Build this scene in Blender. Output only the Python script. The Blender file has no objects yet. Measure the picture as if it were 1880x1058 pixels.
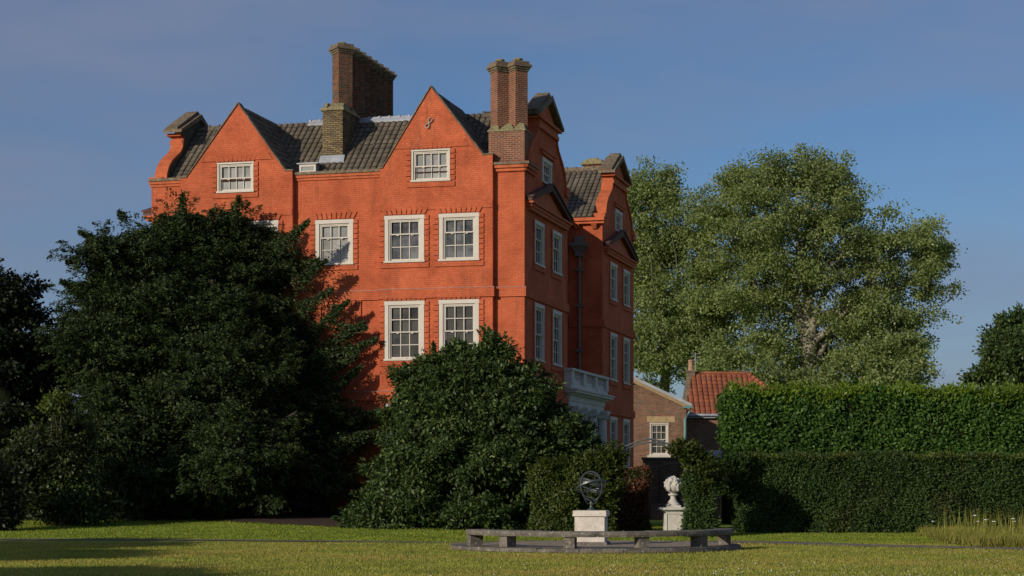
import bpy, math, random
import numpy as np
from math import sin, cos, pi, radians, atan, sqrt
from mathutils import Vector, Matrix
from mathutils.noise import noise as pnoise

random.seed(7)
S = bpy.context.scene
COL = S.collection

# ------------------------------------------------------------------ camera
cam_d = bpy.data.cameras.new('camera')
cam = bpy.data.objects.new('camera', cam_d); COL.objects.link(cam)
cam.location = (0, 0, 1.6); cam.rotation_euler = (radians(90), 0, 0)
cam_d.sensor_width = 36; cam_d.lens = 36 * 3500 / 1880
cam_d.shift_y = 364 / 1880
cam_d.clip_end = 3000
S.camera = cam

# ------------------------------------------------------------------ sun and sky
SUN_EL = 18.5
sun_dir = Vector((-0.691, -0.723, 0)).normalized() * cos(radians(SUN_EL)) + Vector((0, 0, sin(radians(SUN_EL))))
sd = bpy.data.lights.new('sun', 'SUN'); sun = bpy.data.objects.new('sun', sd); COL.objects.link(sun)
sd.energy = 4.5; sd.angle = radians(0.53); sd.color = (1.0, 0.89, 0.75)
sun.rotation_euler = sun_dir.to_track_quat('Z', 'Y').to_euler()
sun.location = (-60, -60, 60)
W = bpy.data.worlds.new('World'); S.world = W; W.use_nodes = True
wt = W.node_tree; wn = wt.nodes; wl = wt.links; wn.clear()
sky = wn.new('ShaderNodeTexSky'); sky.sky_type = 'NISHITA'; sky.sun_disc = False
sky.sun_elevation = radians(SUN_EL)
sky.sun_rotation = math.atan2(sun_dir.x, sun_dir.y)
sky.air_density = 1.0; sky.dust_density = 0.6; sky.ozone_density = 2.5
tc = wn.new('ShaderNodeTexCoord'); mp = wn.new('ShaderNodeMapping')
mp.inputs['Scale'].default_value = (1.4, 1.4, 6.0); mp.inputs['Location'].default_value = (0.35, 0.2, 0.4)
nz = wn.new('ShaderNodeTexNoise'); nz.inputs['Scale'].default_value = 2.2; nz.inputs['Detail'].default_value = 5; nz.inputs['Roughness'].default_value = 0.5
wl.new(tc.outputs['Generated'], mp.inputs[0]); wl.new(mp.outputs[0], nz.inputs['Vector'])
rm = wn.new('ShaderNodeValToRGB'); rm.color_ramp.elements[0].position = 0.38; rm.color_ramp.elements[1].position = 0.66
rm.color_ramp.elements[0].color = (0, 0, 0, 1); rm.color_ramp.elements[1].color = (0.85, 0.85, 0.85, 1)
wl.new(nz.outputs['Fac'], rm.inputs[0])
cm = wn.new('ShaderNodeMixRGB'); cm.blend_type = 'MIX'
SKY_T = wn.new('ShaderNodeMixRGB'); SKY_T.blend_type = 'MULTIPLY'; SKY_T.inputs[0].default_value = 1
SKY_T.inputs[2].default_value = (.72, .89, 1.16, 1)
wl.new(sky.outputs[0], SKY_T.inputs[1])
wl.new(rm.outputs[0], cm.inputs[0]); wl.new(SKY_T.outputs[0], cm.inputs[1]); cm.inputs[2].default_value = (3.1, 3.6, 5.3, 1)
bg = wn.new('ShaderNodeBackground'); bg.inputs['Strength'].default_value = 0.084
wo = wn.new('ShaderNodeOutputWorld'); wl.new(cm.outputs[0], bg.inputs[0]); wl.new(bg.outputs[0], wo.inputs[0])
S.view_settings.view_transform = 'Standard'; S.view_settings.look = 'None'
S.view_settings.gamma = 1; S.view_settings.exposure = -0.35
S.render.engine = 'CYCLES'
S.cycles.max_bounces = 5; S.cycles.transparent_max_bounces = 8

# ------------------------------------------------------------------ helpers
def tag(o, label=None, cat=None, group=None, kind=None):
    if label: o['label'] = label
    if cat: o['category'] = cat
    if group: o['group'] = group
    if kind: o['kind'] = kind
    return o

def empty(name, loc=(0, 0, 0), rz=0.0, parent=None):
    o = bpy.data.objects.new(name, None); COL.objects.link(o)
    o.location = loc; o.rotation_euler = (0, 0, rz); o.empty_display_size = 0.3
    if parent: o.parent = parent
    return o

class MB:
    """collects faces, builds ONE mesh object with metre-scaled UVs"""
    def __init__(s): s.v = []; s.f = []; s.uv = []; s.smooth = False
    def face(s, pts, uv=None):
        i = len(s.v); s.v += [tuple(p) for p in pts]; s.f.append(tuple(range(i, i + len(pts))))
        if uv is None:
            n = Vector((0, 0, 0)); P = [Vector(p) for p in pts]
            for k in range(len(P)): n += P[k].cross(P[(k + 1) % len(P)])
            ax, ay, az = abs(n.x), abs(n.y), abs(n.z)
            if az > ax and az > ay: uv = [(p.x, p.y) for p in P]
            elif ax > ay: uv = [(p.y, p.z) for p in P]
            else: uv = [(p.x, p.z) for p in P]
        s.uv += uv
    def grid(s, rows, uvrows=None, closed=False):
        """rows: list of point rows, shared vertices (smooth)"""
        base = len(s.v); n = len(rows[0])
        for r in rows: s.v += [tuple(p) for p in r]
        for j in range(len(rows) - 1):
            for i in range(n if closed else n - 1):
                a, b = i, (i + 1) % n
                q = (base + j * n + a, base + j * n + b, base + (j + 1) * n + b, base + (j + 1) * n + a)
                s.f.append(q)
                if uvrows: s.uv += [uvrows[j][a], uvrows[j][b], uvrows[j + 1][b], uvrows[j + 1][a]]
                else: s.uv += [(i * .1, j * .1), (i * .1 + .1, j * .1), (i * .1 + .1, j * .1 + .1), (i * .1, j * .1 + .1)]
    def hexa(s, p):
        for q in ((0, 1, 2, 3), (7, 6, 5, 4), (0, 4, 5, 1), (1, 5, 6, 2), (2, 6, 7, 3), (3, 7, 4, 0)): s.face([p[i] for i in q])
    def box(s, x0, x1, y0, y1, z0, z1, t=0):
        s.hexa([(x0, y0, z0), (x1, y0, z0), (x1, y1, z0), (x0, y1, z0), (x0 + t, y0 + t, z1), (x1 - t, y0 + t, z1), (x1 - t, y1 - t, z1), (x0 + t, y1 - t, z1)])
    def rbox(s, cx, cy, h, z0, z1, rz, h2=None):
        h2 = h if h2 is None else h2; P = []
        for hh, z in ((h, z0), (h2, z1)):
            for k in range(4):
                a = rz + pi / 4 + k * pi / 2
                P.append((cx + hh * 1.41421 * cos(a), cy + hh * 1.41421 * sin(a), z))
        s.hexa(P)
    def lathe(s, cx, cy, prof, n=16):
        rows = [[(cx + r * cos(2 * pi * k / n), cy + r * sin(2 * pi * k / n), z) for k in range(n)] for r, z in prof]
        s.grid(rows, closed=True)
    def tube(s, pts, r, n=6, r1=None):
        pts = [Vector(p) for p in pts]; rows = []
        for i, p in enumerate(pts):
            t = (pts[min(i + 1, len(pts) - 1)] - pts[max(i - 1, 0)]).normalized()
            u = t.cross(Vector((0, 0, 1)) if abs(t.z) < .9 else Vector((1, 0, 0))).normalized(); w = t.cross(u)
            rr = r if r1 is None else r + (r1 - r) * i / max(1, len(pts) - 1)
            if isinstance(r, (list, tuple)): rr = r[i]
            rows.append([tuple(p + rr * (cos(2 * pi * k / n) * u + sin(2 * pi * k / n) * w)) for k in range(n)])
        s.grid(rows, closed=True)
    def build(s, name, mat, parent=None, smooth=False):
        me = bpy.data.meshes.new(name); me.from_pydata(s.v, [], s.f)
        uvl = me.uv_layers.new(name='UVMap'); uvl.data.foreach_set('uv', [c for p in s.uv for c in p])
        if smooth: me.polygons.foreach_set('use_smooth', [True] * len(me.polygons))
        me.materials.append(mat); me.update()
        o = bpy.data.objects.new(name, me); COL.objects.link(o)
        if parent: o.parent = parent
        return o

# facade frames: f(a, z, d) with d the distance out of the wall
def FS(yo): return lambda a, z, d=0: (a, yo - d, z)
def FE(xo): return lambda a, z, d=0: (xo + d, a, z)
def FW(xo): return lambda a, z, d=0: (xo - d, a, z)
def FN(yo): return lambda a, z, d=0: (a, yo + d, z)
def fbox(mb, f, a0, a1, z0, z1, d0, d1):
    mb.hexa([f(a0, z0, d1), f(a1, z0, d1), f(a1, z1, d1), f(a0, z1, d1), f(a0, z0, d0), f(a1, z0, d0), f(a1, z1, d0), f(a0, z1, d0)])
def fprism(mb, f, poly, d0, d1):
    n = len(poly)
    mb.face([f(a, z, d1) for a, z in poly]); mb.face([f(a, z, d0) for a, z in reversed(poly)])
    for i in range(n):
        a, b = poly[i], poly[(i + 1) % n]
        mb.face([f(a[0], a[1], d1), f(a[0], a[1], d0), f(b[0], b[1], d0), f(b[0], b[1], d1)])
def clip(poly, ax, v, keep_less):
    out = []
    for i in range(len(poly)):
        p, q = poly[i], poly[(i + 1) % len(poly)]
        ip = (p[ax] <= v) if keep_less else (p[ax] >= v); iq = (q[ax] <= v) if keep_less else (q[ax] >= v)
        if ip: out.append(p)
        if ip != iq and abs(q[ax] - p[ax]) > 1e-9:
            t = (v - p[ax]) / (q[ax] - p[ax]); out.append((p[0] + t * (q[0] - p[0]), p[1] + t * (q[1] - p[1])))
    return out
def wall_poly(mb, f, outline, holes=(), depth=.16, d=0):
    xs = sorted(set([min(p[0] for p in outline), max(p[0] for p in outline)] + [v for h in holes for v in (h[0], h[1])]))
    for a, b in zip(xs[:-1], xs[1:]):
        if b - a < 1e-6: continue
        col = clip(clip(outline, 0, a, False), 0, b, True)
        hs = sorted([h for h in holes if h[0] < b - 1e-6 and h[1] > a + 1e-6], key=lambda h: h[2])
        lo = None
        for h in hs:
            c = clip(col, 1, h[2], True)
            if lo is not None: c = clip(c, 1, lo, False)
            if len(c) > 2: mb.face([f(p[0], p[1], d) for p in c])
            lo = h[3]
        c = col if lo is None else clip(col, 1, lo, False)
        if len(c) > 2: mb.face([f(p[0], p[1], d) for p in c])
    for (a0, a1, z0, z1) in holes:
        q = [(a0, z0), (a1, z0), (a1, z1), (a0, z1)]
        for i in range(4):
            p, r = q[i], q[(i + 1) % 4]
            mb.face([f(p[0], p[1], d), f(r[0], r[1], d), f(r[0], r[1], d - depth), f(p[0], p[1], d - depth)])

# ------------------------------------------------------------------ materials
def mat(name):
    m = bpy.data.materials.new(name); m.use_nodes = True
    nt = m.node_tree; b = nt.nodes['Principled BSDF']; return m, nt, b
def N(nt, t, **kw):
    n = nt.nodes.new(t)
    for k, v in kw.items():
        if k in n.inputs: n.inputs[k].default_value = v
        else: setattr(n, k, v)
    return n
def noise_col(nt, vec, scale, c0, c1, p0=.35, p1=.65, detail=4, rough=.6):
    n = N(nt, 'ShaderNodeTexNoise'); n.inputs['Scale'].default_value = scale; n.inputs['Detail'].default_value = detail; n.inputs['Roughness'].default_value = rough
    nt.links.new(vec, n.inputs['Vector'])
    r = N(nt, 'ShaderNodeValToRGB'); r.color_ramp.elements[0].position = p0; r.color_ramp.elements[1].position = p1
    r.color_ramp.elements[0].color = (*c0, 1); r.color_ramp.elements[1].color = (*c1, 1)
    nt.links.new(n.outputs['Fac'], r.inputs[0]); return r.outputs[0], n.outputs['Fac']
def mix(nt, a, b, fac, mode='MIX'):
    m = N(nt, 'ShaderNodeMixRGB', blend_type=mode)
    for i, v in ((0, fac), (1, a), (2, b)):
        if isinstance(v, (int, float)): m.inputs[i].default_value = v
        elif isinstance(v, tuple): m.inputs[i].default_value = (*v, 1)
        else: nt.links.new(v, m.inputs[i])
    return m.outputs[0]
def bump(nt, b, h, strength, dist):
    n = N(nt, 'ShaderNodeBump'); n.inputs['Strength'].default_value = strength; n.inputs['Distance'].default_value = dist
    nt.links.new(h, n.inputs['Height']); nt.links.new(n.outputs[0], b.inputs['Normal']); return n

def brick_mat(name, c1, c2, mortar, stain, bw=.225, bh=.075, ms=.010, stain_amt=.5, painted=False, lichen=None):
    m, nt, b = mat(name)
    uv = N(nt, 'ShaderNodeUVMap'); br = N(nt, 'ShaderNodeTexBrick')
    br.inputs['Scale'].default_value = 1; br.inputs['Brick Width'].default_value = bw; br.inputs['Row Height'].default_value = bh
    br.inputs['Mortar Size'].default_value = ms; br.inputs['Mortar Smooth'].default_value = .3
    br.inputs['Color1'].default_value = (*c1, 1); br.inputs['Color2'].default_value = (*c2, 1); br.inputs['Mortar'].default_value = (*mortar, 1)
    nt.links.new(uv.outputs[0], br.inputs['Vector'])
    g = N(nt, 'ShaderNodeTexCoord'); ob = g.outputs['Object']
    c = br.outputs['Color']
    r1, _ = noise_col(nt, ob, .9, (0.68, 0.65, 0.64), (1.14, 1.18, 1.22), .3, .7, 6, .65)
    c = mix(nt, c, r1, 1.0, 'MULTIPLY')
    # vertical rain streaks and patches
    mp = N(nt, 'ShaderNodeMapping'); mp.inputs['Scale'].default_value = (1.3, 1.3, .16); nt.links.new(ob, mp.inputs[0])
    r2, f2 = noise_col(nt, mp.outputs[0], 1.6, (0, 0, 0), (1, 1, 1), .55, .76, 7, .7)
    sm = mix(nt, (0, 0, 0), r2, stain_amt)
    c = mix(nt, c, stain, sm)
    r4, _ = noise_col(nt, ob, 14, (.86, .86, .86), (1.12, 1.12, 1.12), .3, .7, 3, .6)
    c = mix(nt, c, r4, 1.0, 'MULTIPLY')
    if lichen:
        r3, _ = noise_col(nt, ob, 3.5, (0, 0, 0), (1, 1, 1), .52, .68, 6, .7)
        c = mix(nt, c, lichen, r3)
    nt.links.new(c, b.inputs['Base Color']); b.inputs['Roughness'].default_value = .9
    b.inputs['Specular IOR Level'].default_value = .2
    h = N(nt, 'ShaderNodeMath', operation='MULTIPLY_ADD'); nz_ = N(nt, 'ShaderNodeTexNoise'); nz_.inputs['Scale'].default_value = 25; nz_.inputs['Detail'].default_value = 4
    nt.links.new(ob, nz_.inputs['Vector'])
    inv = N(nt, 'ShaderNodeMath', operation='SUBTRACT'); inv.inputs[0].default_value = 1; nt.links.new(br.outputs['Fac'], inv.inputs[1])
    nt.links.new(nz_.outputs['Fac'], h.inputs[0]); h.inputs[1].default_value = .6; nt.links.new(inv.outputs[0], h.inputs[2])
    bump(nt, b, h.outputs[0], .6 if painted else .9, .012)
    return m

def plain(name, col, var=.25, scale=6, rough=.8, col2=None, spot=None, bs=.3, bd=.01, spec=.3, spot_amt=(.55, .7), bscale=30, spscale=None):
    m, nt, b = mat(name); g = N(nt, 'ShaderNodeTexCoord'); ob = g.outputs['Object']
    c2 = col2 or tuple(x * (1 - var) for x in col)
    c, f = noise_col(nt, ob, scale, c2, tuple(min(1, x * (1 + var * .5)) for x in col), .3, .7, 6)
    if spot:
        s, _ = noise_col(nt, ob, spscale or scale * 2.5, (0, 0, 0), (1, 1, 1), spot_amt[0], spot_amt[1], 6, .7); c = mix(nt, c, spot, s)
    nt.links.new(c, b.inputs['Base Color']); b.inputs['Roughness'].default_value = rough; b.inputs['Specular IOR Level'].default_value = spec
    n2 = N(nt, 'ShaderNodeTexNoise'); n2.inputs['Scale'].default_value = bscale; n2.inputs['Detail'].default_value = 5; nt.links.new(ob, n2.inputs['Vector'])
    bump(nt, b, n2.outputs['Fac'], bs, bd); return m

def leaf_mat(name, c0, c1, c2=None, trans=.3, rough=.5, spec=.35, patch=None, pscale=.35, pth=(.55, .7), tint=(1.1, 1.25, .4)):
    m, nt, b = mat(name)
    geo = N(nt, 'ShaderNodeNewGeometry'); g = N(nt, 'ShaderNodeTexCoord')
    r = N(nt, 'ShaderNodeValToRGB'); r.color_ramp.elements[0].color = (*c0, 1); r.color_ramp.elements[1].color = (*c1, 1)
    if c2: e = r.color_ramp.elements.new(.93); e.color = (*c1, 1); r.color_ramp.elements[-1].color = (*c2, 1)
    nt.links.new(geo.outputs['Random Per Island'], r.inputs[0])
    v, _ = noise_col(nt, g.outputs['Object'], .55, (.72, .75, .72), (1.25, 1.2, 1.15), .3, .7, 3)
    c = mix(nt, r.outputs[0], v, 1.0, 'MULTIPLY')
    if patch:
        p, _ = noise_col(nt, g.outputs['Object'], pscale, (0, 0, 0), (1, 1, 1), pth[0], pth[1], 4); c = mix(nt, c, patch, p)
    nt.links.new(c, b.inputs['Base Color']); b.inputs['Roughness'].default_value = rough; b.inputs['Specular IOR Level'].default_value = spec
    t = N(nt, 'ShaderNodeBsdfTranslucent'); tc_ = mix(nt, c, (*tint,), 1.0, 'MULTIPLY'); nt.links.new(tc_, t.inputs['Color'])
    ms = N(nt, 'ShaderNodeMixShader'); ms.inputs[0].default_value = trans
    out = nt.nodes['Material Output']; nt.links.new(b.outputs[0], ms.inputs[1]); nt.links.new(t.outputs[0], ms.inputs[2]); nt.links.new(ms.outputs[0], out.inputs[0])
    return m

M = {}
M['red'] = brick_mat('limewashed_red_brick', (.575, .142, .058), (.52, .118, .048), (.47, .112, .052), (.20, .070, .040), painted=True, stain_amt=.8)
M['sooty'] = plain('sooty_moulding_brick', (.12, .055, .04), .5, 3, spot=(.06, .05, .04), spot_amt=(.5, .7), bscale=12)
M['redtrim'] = plain('red_rubbed_brick', (.52, .125, .045), .3, 3, spot=(.13, .07, .045), spot_amt=(.55, .8), bscale=18)
M['redside'] = M['red']
M['brown'] = brick_mat('brown_chimney_brick', (.27, .085, .045), (.16, .058, .038), (.34, .24, .16), (.09, .055, .035), stain_amt=.7, ms=.013)
M['yellow'] = brick_mat('yellow_stock_brick', (.34, .245, .105), (.13, .095, .05), (.075, .06, .045), (.10, .075, .045), stain_amt=.6, ms=.018, lichen=None)
M['darkbrick'] = brick_mat('sooty_chimney_brick', (.26, .090, .045), (.075, .048, .034), (.20, .145, .09), (.05, .045, .03), stain_amt=.8, ms=.014)
M['cottage'] = brick_mat('old_mixed_brick', (.29, .11, .055), (.10, .055, .040), (.29, .215, .145), (.16, .10, .07), stain_amt=.5, ms=.014)
M['gwall'] = brick_mat('dark_garden_brick', (.24, .12, .08), (.15, .09, .06), (.22, .18, .13), (.05, .05, .035), stain_amt=.8, ms=.014)
M['coping'] = plain('weathered_coping_stone', (.17, .125, .085), .4, 3, spot=(.30, .26, .13), spot_amt=(.5, .68), bscale=12, bs=.6)
M['lichen'] = plain('lichen_covered_mortar', (.20, .16, .10), .4, 5, spot=(.33, .30, .12), spot_amt=(.45, .62), bs=.8, bd=.03, bscale=10)
def tile_mat(name, c1, c2, gap, moss, spot):
    m, nt, b = mat(name); uv = N(nt, 'ShaderNodeUVMap'); br = N(nt, 'ShaderNodeTexBrick'); br.offset = 0
    br.inputs['Scale'].default_value = 1; br.inputs['Brick Width'].default_value = 1; br.inputs['Row Height'].default_value = 1
    br.inputs['Mortar Size'].default_value = .028; br.inputs['Mortar Smooth'].default_value = .6
    br.inputs['Color1'].default_value = (*c1, 1); br.inputs['Color2'].default_value = (*c2, 1); br.inputs['Mortar'].default_value = (*gap, 1)
    nt.links.new(uv.outputs[0], br.inputs['Vector']); g = N(nt, 'ShaderNodeTexCoord'); ob = g.outputs['Object']
    r1, _ = noise_col(nt, ob, .8, (.62, .62, .62), (1.3, 1.3, 1.3), .3, .7, 6, .7); c = mix(nt, br.outputs['Color'], r1, 1.0, 'MULTIPLY')
    r2, _ = noise_col(nt, ob, 1.7, (0, 0, 0), (.8, .8, .8), .5, .72, 6, .7); c = mix(nt, c, moss, r2)
    r3, _ = noise_col(nt, ob, 5.5, (0, 0, 0), (1, 1, 1), .62, .72, 5, .7); c = mix(nt, c, spot, r3)
    nt.links.new(c, b.inputs['Base Color']); b.inputs['Roughness'].default_value = .85; b.inputs['Specular IOR Level'].default_value = .2
    n2 = N(nt, 'ShaderNodeTexNoise'); n2.inputs['Scale'].default_value = 16; nt.links.new(ob, n2.inputs['Vector']); bump(nt, b, n2.outputs['Fac'], .6, .015); return m
M['tile'] = tile_mat('grey_brown_pantile', (.170, .138, .100), (.115, .096, .070), (.035, .030, .024), (.110, .10, .055), (.30, .28, .23))
M['otile'] = tile_mat('orange_clay_pantile', (.33, .105, .050), (.25, .082, .045), (.09, .035, .02), (.20, .095, .055), (.30, .16, .10))
M['lead'] = plain('grey_lead', (.36, .38, .42), .3, 2, rough=.55, spec=.5)
M['leadline'] = plain('dull_lead_strip', (.33, .25, .22), .3, 3)
M['render'] = plain('dark_cement_render', (.085, .085, .06), .4, 2)
M['white'] = plain('cream_painted_timber', (.57, .52, .44), .10, 2.5, rough=.55, spot=(.42, .36, .28), spot_amt=(.66, .85), bs=.1)
M['stonegrey'] = plain('painted_portland_stone', (.60, .58, .53), .15, 2, spot=(.26, .26, .24), spot_amt=(.58, .8), bs=.2)
M['stone'] = plain('pale_limestone', (.62, .56, .48), .18, 5, spot=(.34, .30, .24), spot_amt=(.56, .74), bs=.6, bd=.012, bscale=26)
M['urn'] = plain('pale_carved_stone', (.56, .53, .47), .2, 6, spot=(.36, .33, .27), spot_amt=(.58, .75), bs=.4)
M['bench'] = plain('weathered_grey_stone', (.155, .135, .11), .55, 3.2, spot=(.40, .38, .33), spot_amt=(.55, .68), spscale=15, bs=.9, bd=.02, bscale=22)
M['paving'] = plain('worn_brown_paving', (.34, .27, .19), .35, 2.5, spot=(.12, .13, .055), spot_amt=(.52, .68), bs=.5)
M['plinthbrick'] = brick_mat('mossy_red_kerb_brick', (.30, .10, .06), (.22, .09, .06), (.30, .28, .24), (.16, .15, .10), stain_amt=.9)
M['bronze'] = plain('verdigris_bronze', (.10, .115, .105), .3, 8, rough=.45, spec=.6); M['bronze'].node_tree.nodes['Principled BSDF'].inputs['Metallic'].default_value = .6
M['iron'] = plain('dull_dark_iron', (.12, .13, .13), .2, 8, rough=.6)
M['tie'] = plain('pale_painted_iron', (.42, .36, .30), .2, 8, rough=.6)
M['pipe'] = plain('lead_grey_rainwater_pipe', (.16, .15, .14), .2, 4, rough=.6)
M['teal'] = plain('teal_painted_pipe', (.13, .26, .25), .2, 6, rough=.5)
M['terracotta'] = plain('terracotta_pot', (.42, .24, .15), .3, 6)
M['bark'] = plain('dark_bark', (.075, .055, .04), .4, 4, bs=.8, bd=.04, bscale=8)
M['plane'] = plain('mottled_plane_bark', (.30, .27, .20), .4, 1.2, spot=(.15, .135, .09), spot_amt=(.48, .6), bs=.5)
M['core'] = plain('painted_shade_core', (.011, .014, .007), .5, 3, rough=1, spec=0)  # near-black fill: the shade between boughs is put into its colour
M['mulch'] = plain('bark_mulch', (.060, .040, .028), .5, 8, spot=(.17, .12, .08), spot_amt=(.56, .68), spscale=40, bs=1, bd=.05)
M['gravel'] = plain('purplish_path_gravel', (.17, .14, .115), .3, 6, spot=(.26, .22, .19), spot_amt=(.52, .7), spscale=60, bs=.7)

def glass_mat(name, base, rough=.06, spec=.4, var=.35):
    m, nt, b = mat(name); g = N(nt, 'ShaderNodeTexCoord'); geo = N(nt, 'ShaderNodeNewGeometry')
    c, _ = noise_col(nt, g.outputs['Object'], 1.7, tuple(x * (1 - var) for x in base), tuple(x * (1 + var) for x in base), .35, .65, 3)
    rp_ = N(nt, 'ShaderNodeMapRange'); rp_.inputs[3].default_value = .6; rp_.inputs[4].default_value = 1.45; nt.links.new(geo.outputs['Random Per Island'], rp_.inputs[0]); c = mix(nt, c, rp_.outputs[0], 1.0, 'MULTIPLY')
    nt.links.new(c, b.inputs['Base Color']); b.inputs['Roughness'].default_value = rough; b.inputs['Specular IOR Level'].default_value = spec
    n2 = N(nt, 'ShaderNodeTexNoise'); n2.inputs['Scale'].default_value = 3.5; nt.links.new(g.outputs['Object'], n2.inputs['Vector'])
    bump(nt, b, n2.outputs['Fac'], .25, .02); return m
M['glass_dark'] = glass_mat('dark_window_glass', (.055, .050, .042))
M['glass_mid'] = glass_mat('mid_grey_window_glass', (.085, .085, .085), var=.6)  # mid-grey opaque panes, tone varies at random
M['glass_blind'] = glass_mat('window_glass_over_grey_blind', (.24, .24, .225), .15, var=.12)
M['glass_side'] = glass_mat('reflective_window_glass', (.05, .06, .055))

M['yew'] = leaf_mat('dark_yew_needles', (.010, .024, .008), (.058, .090, .024), (.12, .155, .040), trans=.12, rough=.55, spec=.25)
M['bush'] = leaf_mat('glossy_green_shrub_leaves', (.018, .042, .011), (.078, .122, .030), (.16, .20, .06), trans=.15, rough=.5, spec=.3)
M['hornbeam'] = leaf_mat('hornbeam_leaves', (.028, .078, .013), (.078, .155, .024), (.14, .22, .040), trans=.28, rough=.55, spec=.25)
M['newleaf'] = leaf_mat('lit_yellow_green_new_leaves', (.09, .16, .014), (.18, .25, .025), trans=.35, rough=.45)
M['yewhedge'] = leaf_mat('clipped_yew_needles', (.016, .040, .009), (.050, .090, .018), (.09, .13, .026), trans=.12, rough=.6, spec=.25, patch=(.060, .055, .020), pscale=.5, pth=(.55, .85))
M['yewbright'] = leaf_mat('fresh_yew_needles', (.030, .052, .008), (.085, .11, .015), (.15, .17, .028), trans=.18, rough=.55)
M['planeleaf'] = leaf_mat('plane_tree_leaves', (.145, .19, .062), (.265, .315, .115), (.39, .42, .23), trans=.38, rough=.5, spec=.3)
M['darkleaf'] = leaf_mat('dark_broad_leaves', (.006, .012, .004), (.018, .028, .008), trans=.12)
M['olive'] = leaf_mat('olive_shrub_leaves', (.02, .034, .008), (.055, .07, .018), trans=.2)
M['lime'] = leaf_mat('lime_young_leaves', (.06, .09, .015), (.13, .16, .03), trans=.3)
M['redleaf'] = leaf_mat('rusty_clipped_leaves', (.065, .026, .012), (.15, .05, .022), (.07, .07, .02), trans=.2, patch=(.05, .055, .014), pscale=1.3, pth=(.5, .62))

# ------------------------------------------------------------------ the ground
def sstep(a, b, v):
    t = min(1, max(0, (v - a) / (b - a))); return t * t * (3 - 2 * t)
def gz(x, y):
    left = 1 - sstep(-6, 6, x)
    return sstep(50, 71, y) * (.20 + .20 * left)
def ground_hit(px, py):
    Y = 40.0
    for _ in range(60): Y += .5 * ((1.6 - gz((px - 940) / 3500 * Y, Y)) * 3500 / (py - 893) - Y)
    return Y
xs = np.concatenate([np.linspace(-900, -60, 12), np.linspace(-40, 60, 51), np.linspace(90, 900, 12)])
ys = np.concatenate([np.linspace(-60, 10, 5), np.linspace(14, 90, 77), np.linspace(110, 1500, 16)])
g = MB(); rows = [[(x, y, gz(x, y)) for x in xs] for y in ys]
g.grid(rows, [[(x, y) for x in xs] for y in ys])
m, nt, b = mat('mown_lawn'); tc_ = N(nt, 'ShaderNodeTexCoord'); ob = tc_.outputs['Object']
c, _ = noise_col(nt, ob, .35, (.19, .225, .045), (.38, .35, .085), .33, .68, 5)
mpg = N(nt, 'ShaderNodeMapping'); mpg.inputs['Scale'].default_value = (.35, 1.4, 1); nt.links.new(ob, mpg.inputs[0])
c2, _ = noise_col(nt, mpg.outputs[0], 1.1, (0, 0, 0), (1, 1, 1), .5, .75, 5); c = mix(nt, c, (.38, .31, .10), mix(nt, (0, 0, 0), c2, .5))
c3, f3 = noise_col(nt, ob, 9, (.72, .76, .7), (1.25, 1.22, 1.2), .3, .7, 6, .75); c = mix(nt, c, c3, 1.0, 'MULTIPLY')
# the greener strip beyond the path
sp = N(nt, 'ShaderNodeSeparateXYZ'); nt.links.new(ob, sp.inputs[0])
mr = N(nt, 'ShaderNodeMapRange'); mr.inputs[1].default_value = 53; mr.inputs[2].default_value = 56; nt.links.new(sp.outputs[1], mr.inputs[0])
c = mix(nt, c, (.20, .29, .03), mix(nt, (0, 0, 0), mr.outputs[0], .75))
nt.links.new(c, b.inputs['Base Color']); b.inputs['Roughness'].default_value = .9; b.inputs['Specular IOR Level'].default_value = .15
n2 = N(nt, 'ShaderNodeTexNoise'); n2.inputs['Scale'].default_value = 22; n2.inputs['Detail'].default_value = 6; nt.links.new(ob, n2.inputs['Vector'])
bump(nt, b, n2.outputs['Fac'], 1, .05)
tag(g.build('lawn', m), kind='structure')

def strip(name, pts, w, matl, dz=.004, label=None):
    mb = MB(); rows = []
    for i, (x, y) in enumerate(pts):
        a = Vector(pts[max(0, i - 1)]); c_ = Vector(pts[min(len(pts) - 1, i + 1)]); t = (c_ - a).normalized(); n = Vector((-t.y, t.x))
        ww = w if not callable(w) else w(i, x, y)
        rows.append([(x + n.x * ww * k, y + n.y * ww * k, gz(x + n.x * ww * k, y + n.y * ww * k) + dz) for k in (-.5, -.25, 0, .25, .5)])
    mb.grid(rows, [[(p[0], p[1]) for p in r] for r in rows])
    return tag(mb.build(name, matl), kind='structure')
ctrl = [(-200, 990.5), (0, 991), (200, 991.5), (400, 992.5), (600, 994.5), (845, 997.5), (1100, 997), (1360, 996.5), (1480, 998.5), (1600, 1003), (1740, 1006), (1880, 1009), (2050, 1013)]
pp = []
for (a, b_) in zip(ctrl[:-1], ctrl[1:]):
    for k in range(8):
        t = k / 8; px = a[0] + (b_[0] - a[0]) * t; py = a[1] + (b_[1] - a[1]) * t; Y = ground_hit(px, py); pp.append(((px - 940) / 3500 * Y, Y))
strip('path', pp, lambda i, x, y: .6 + 1.1 * sstep(-3, 8, x), M['gravel'], .02)
PATH = pp

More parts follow.
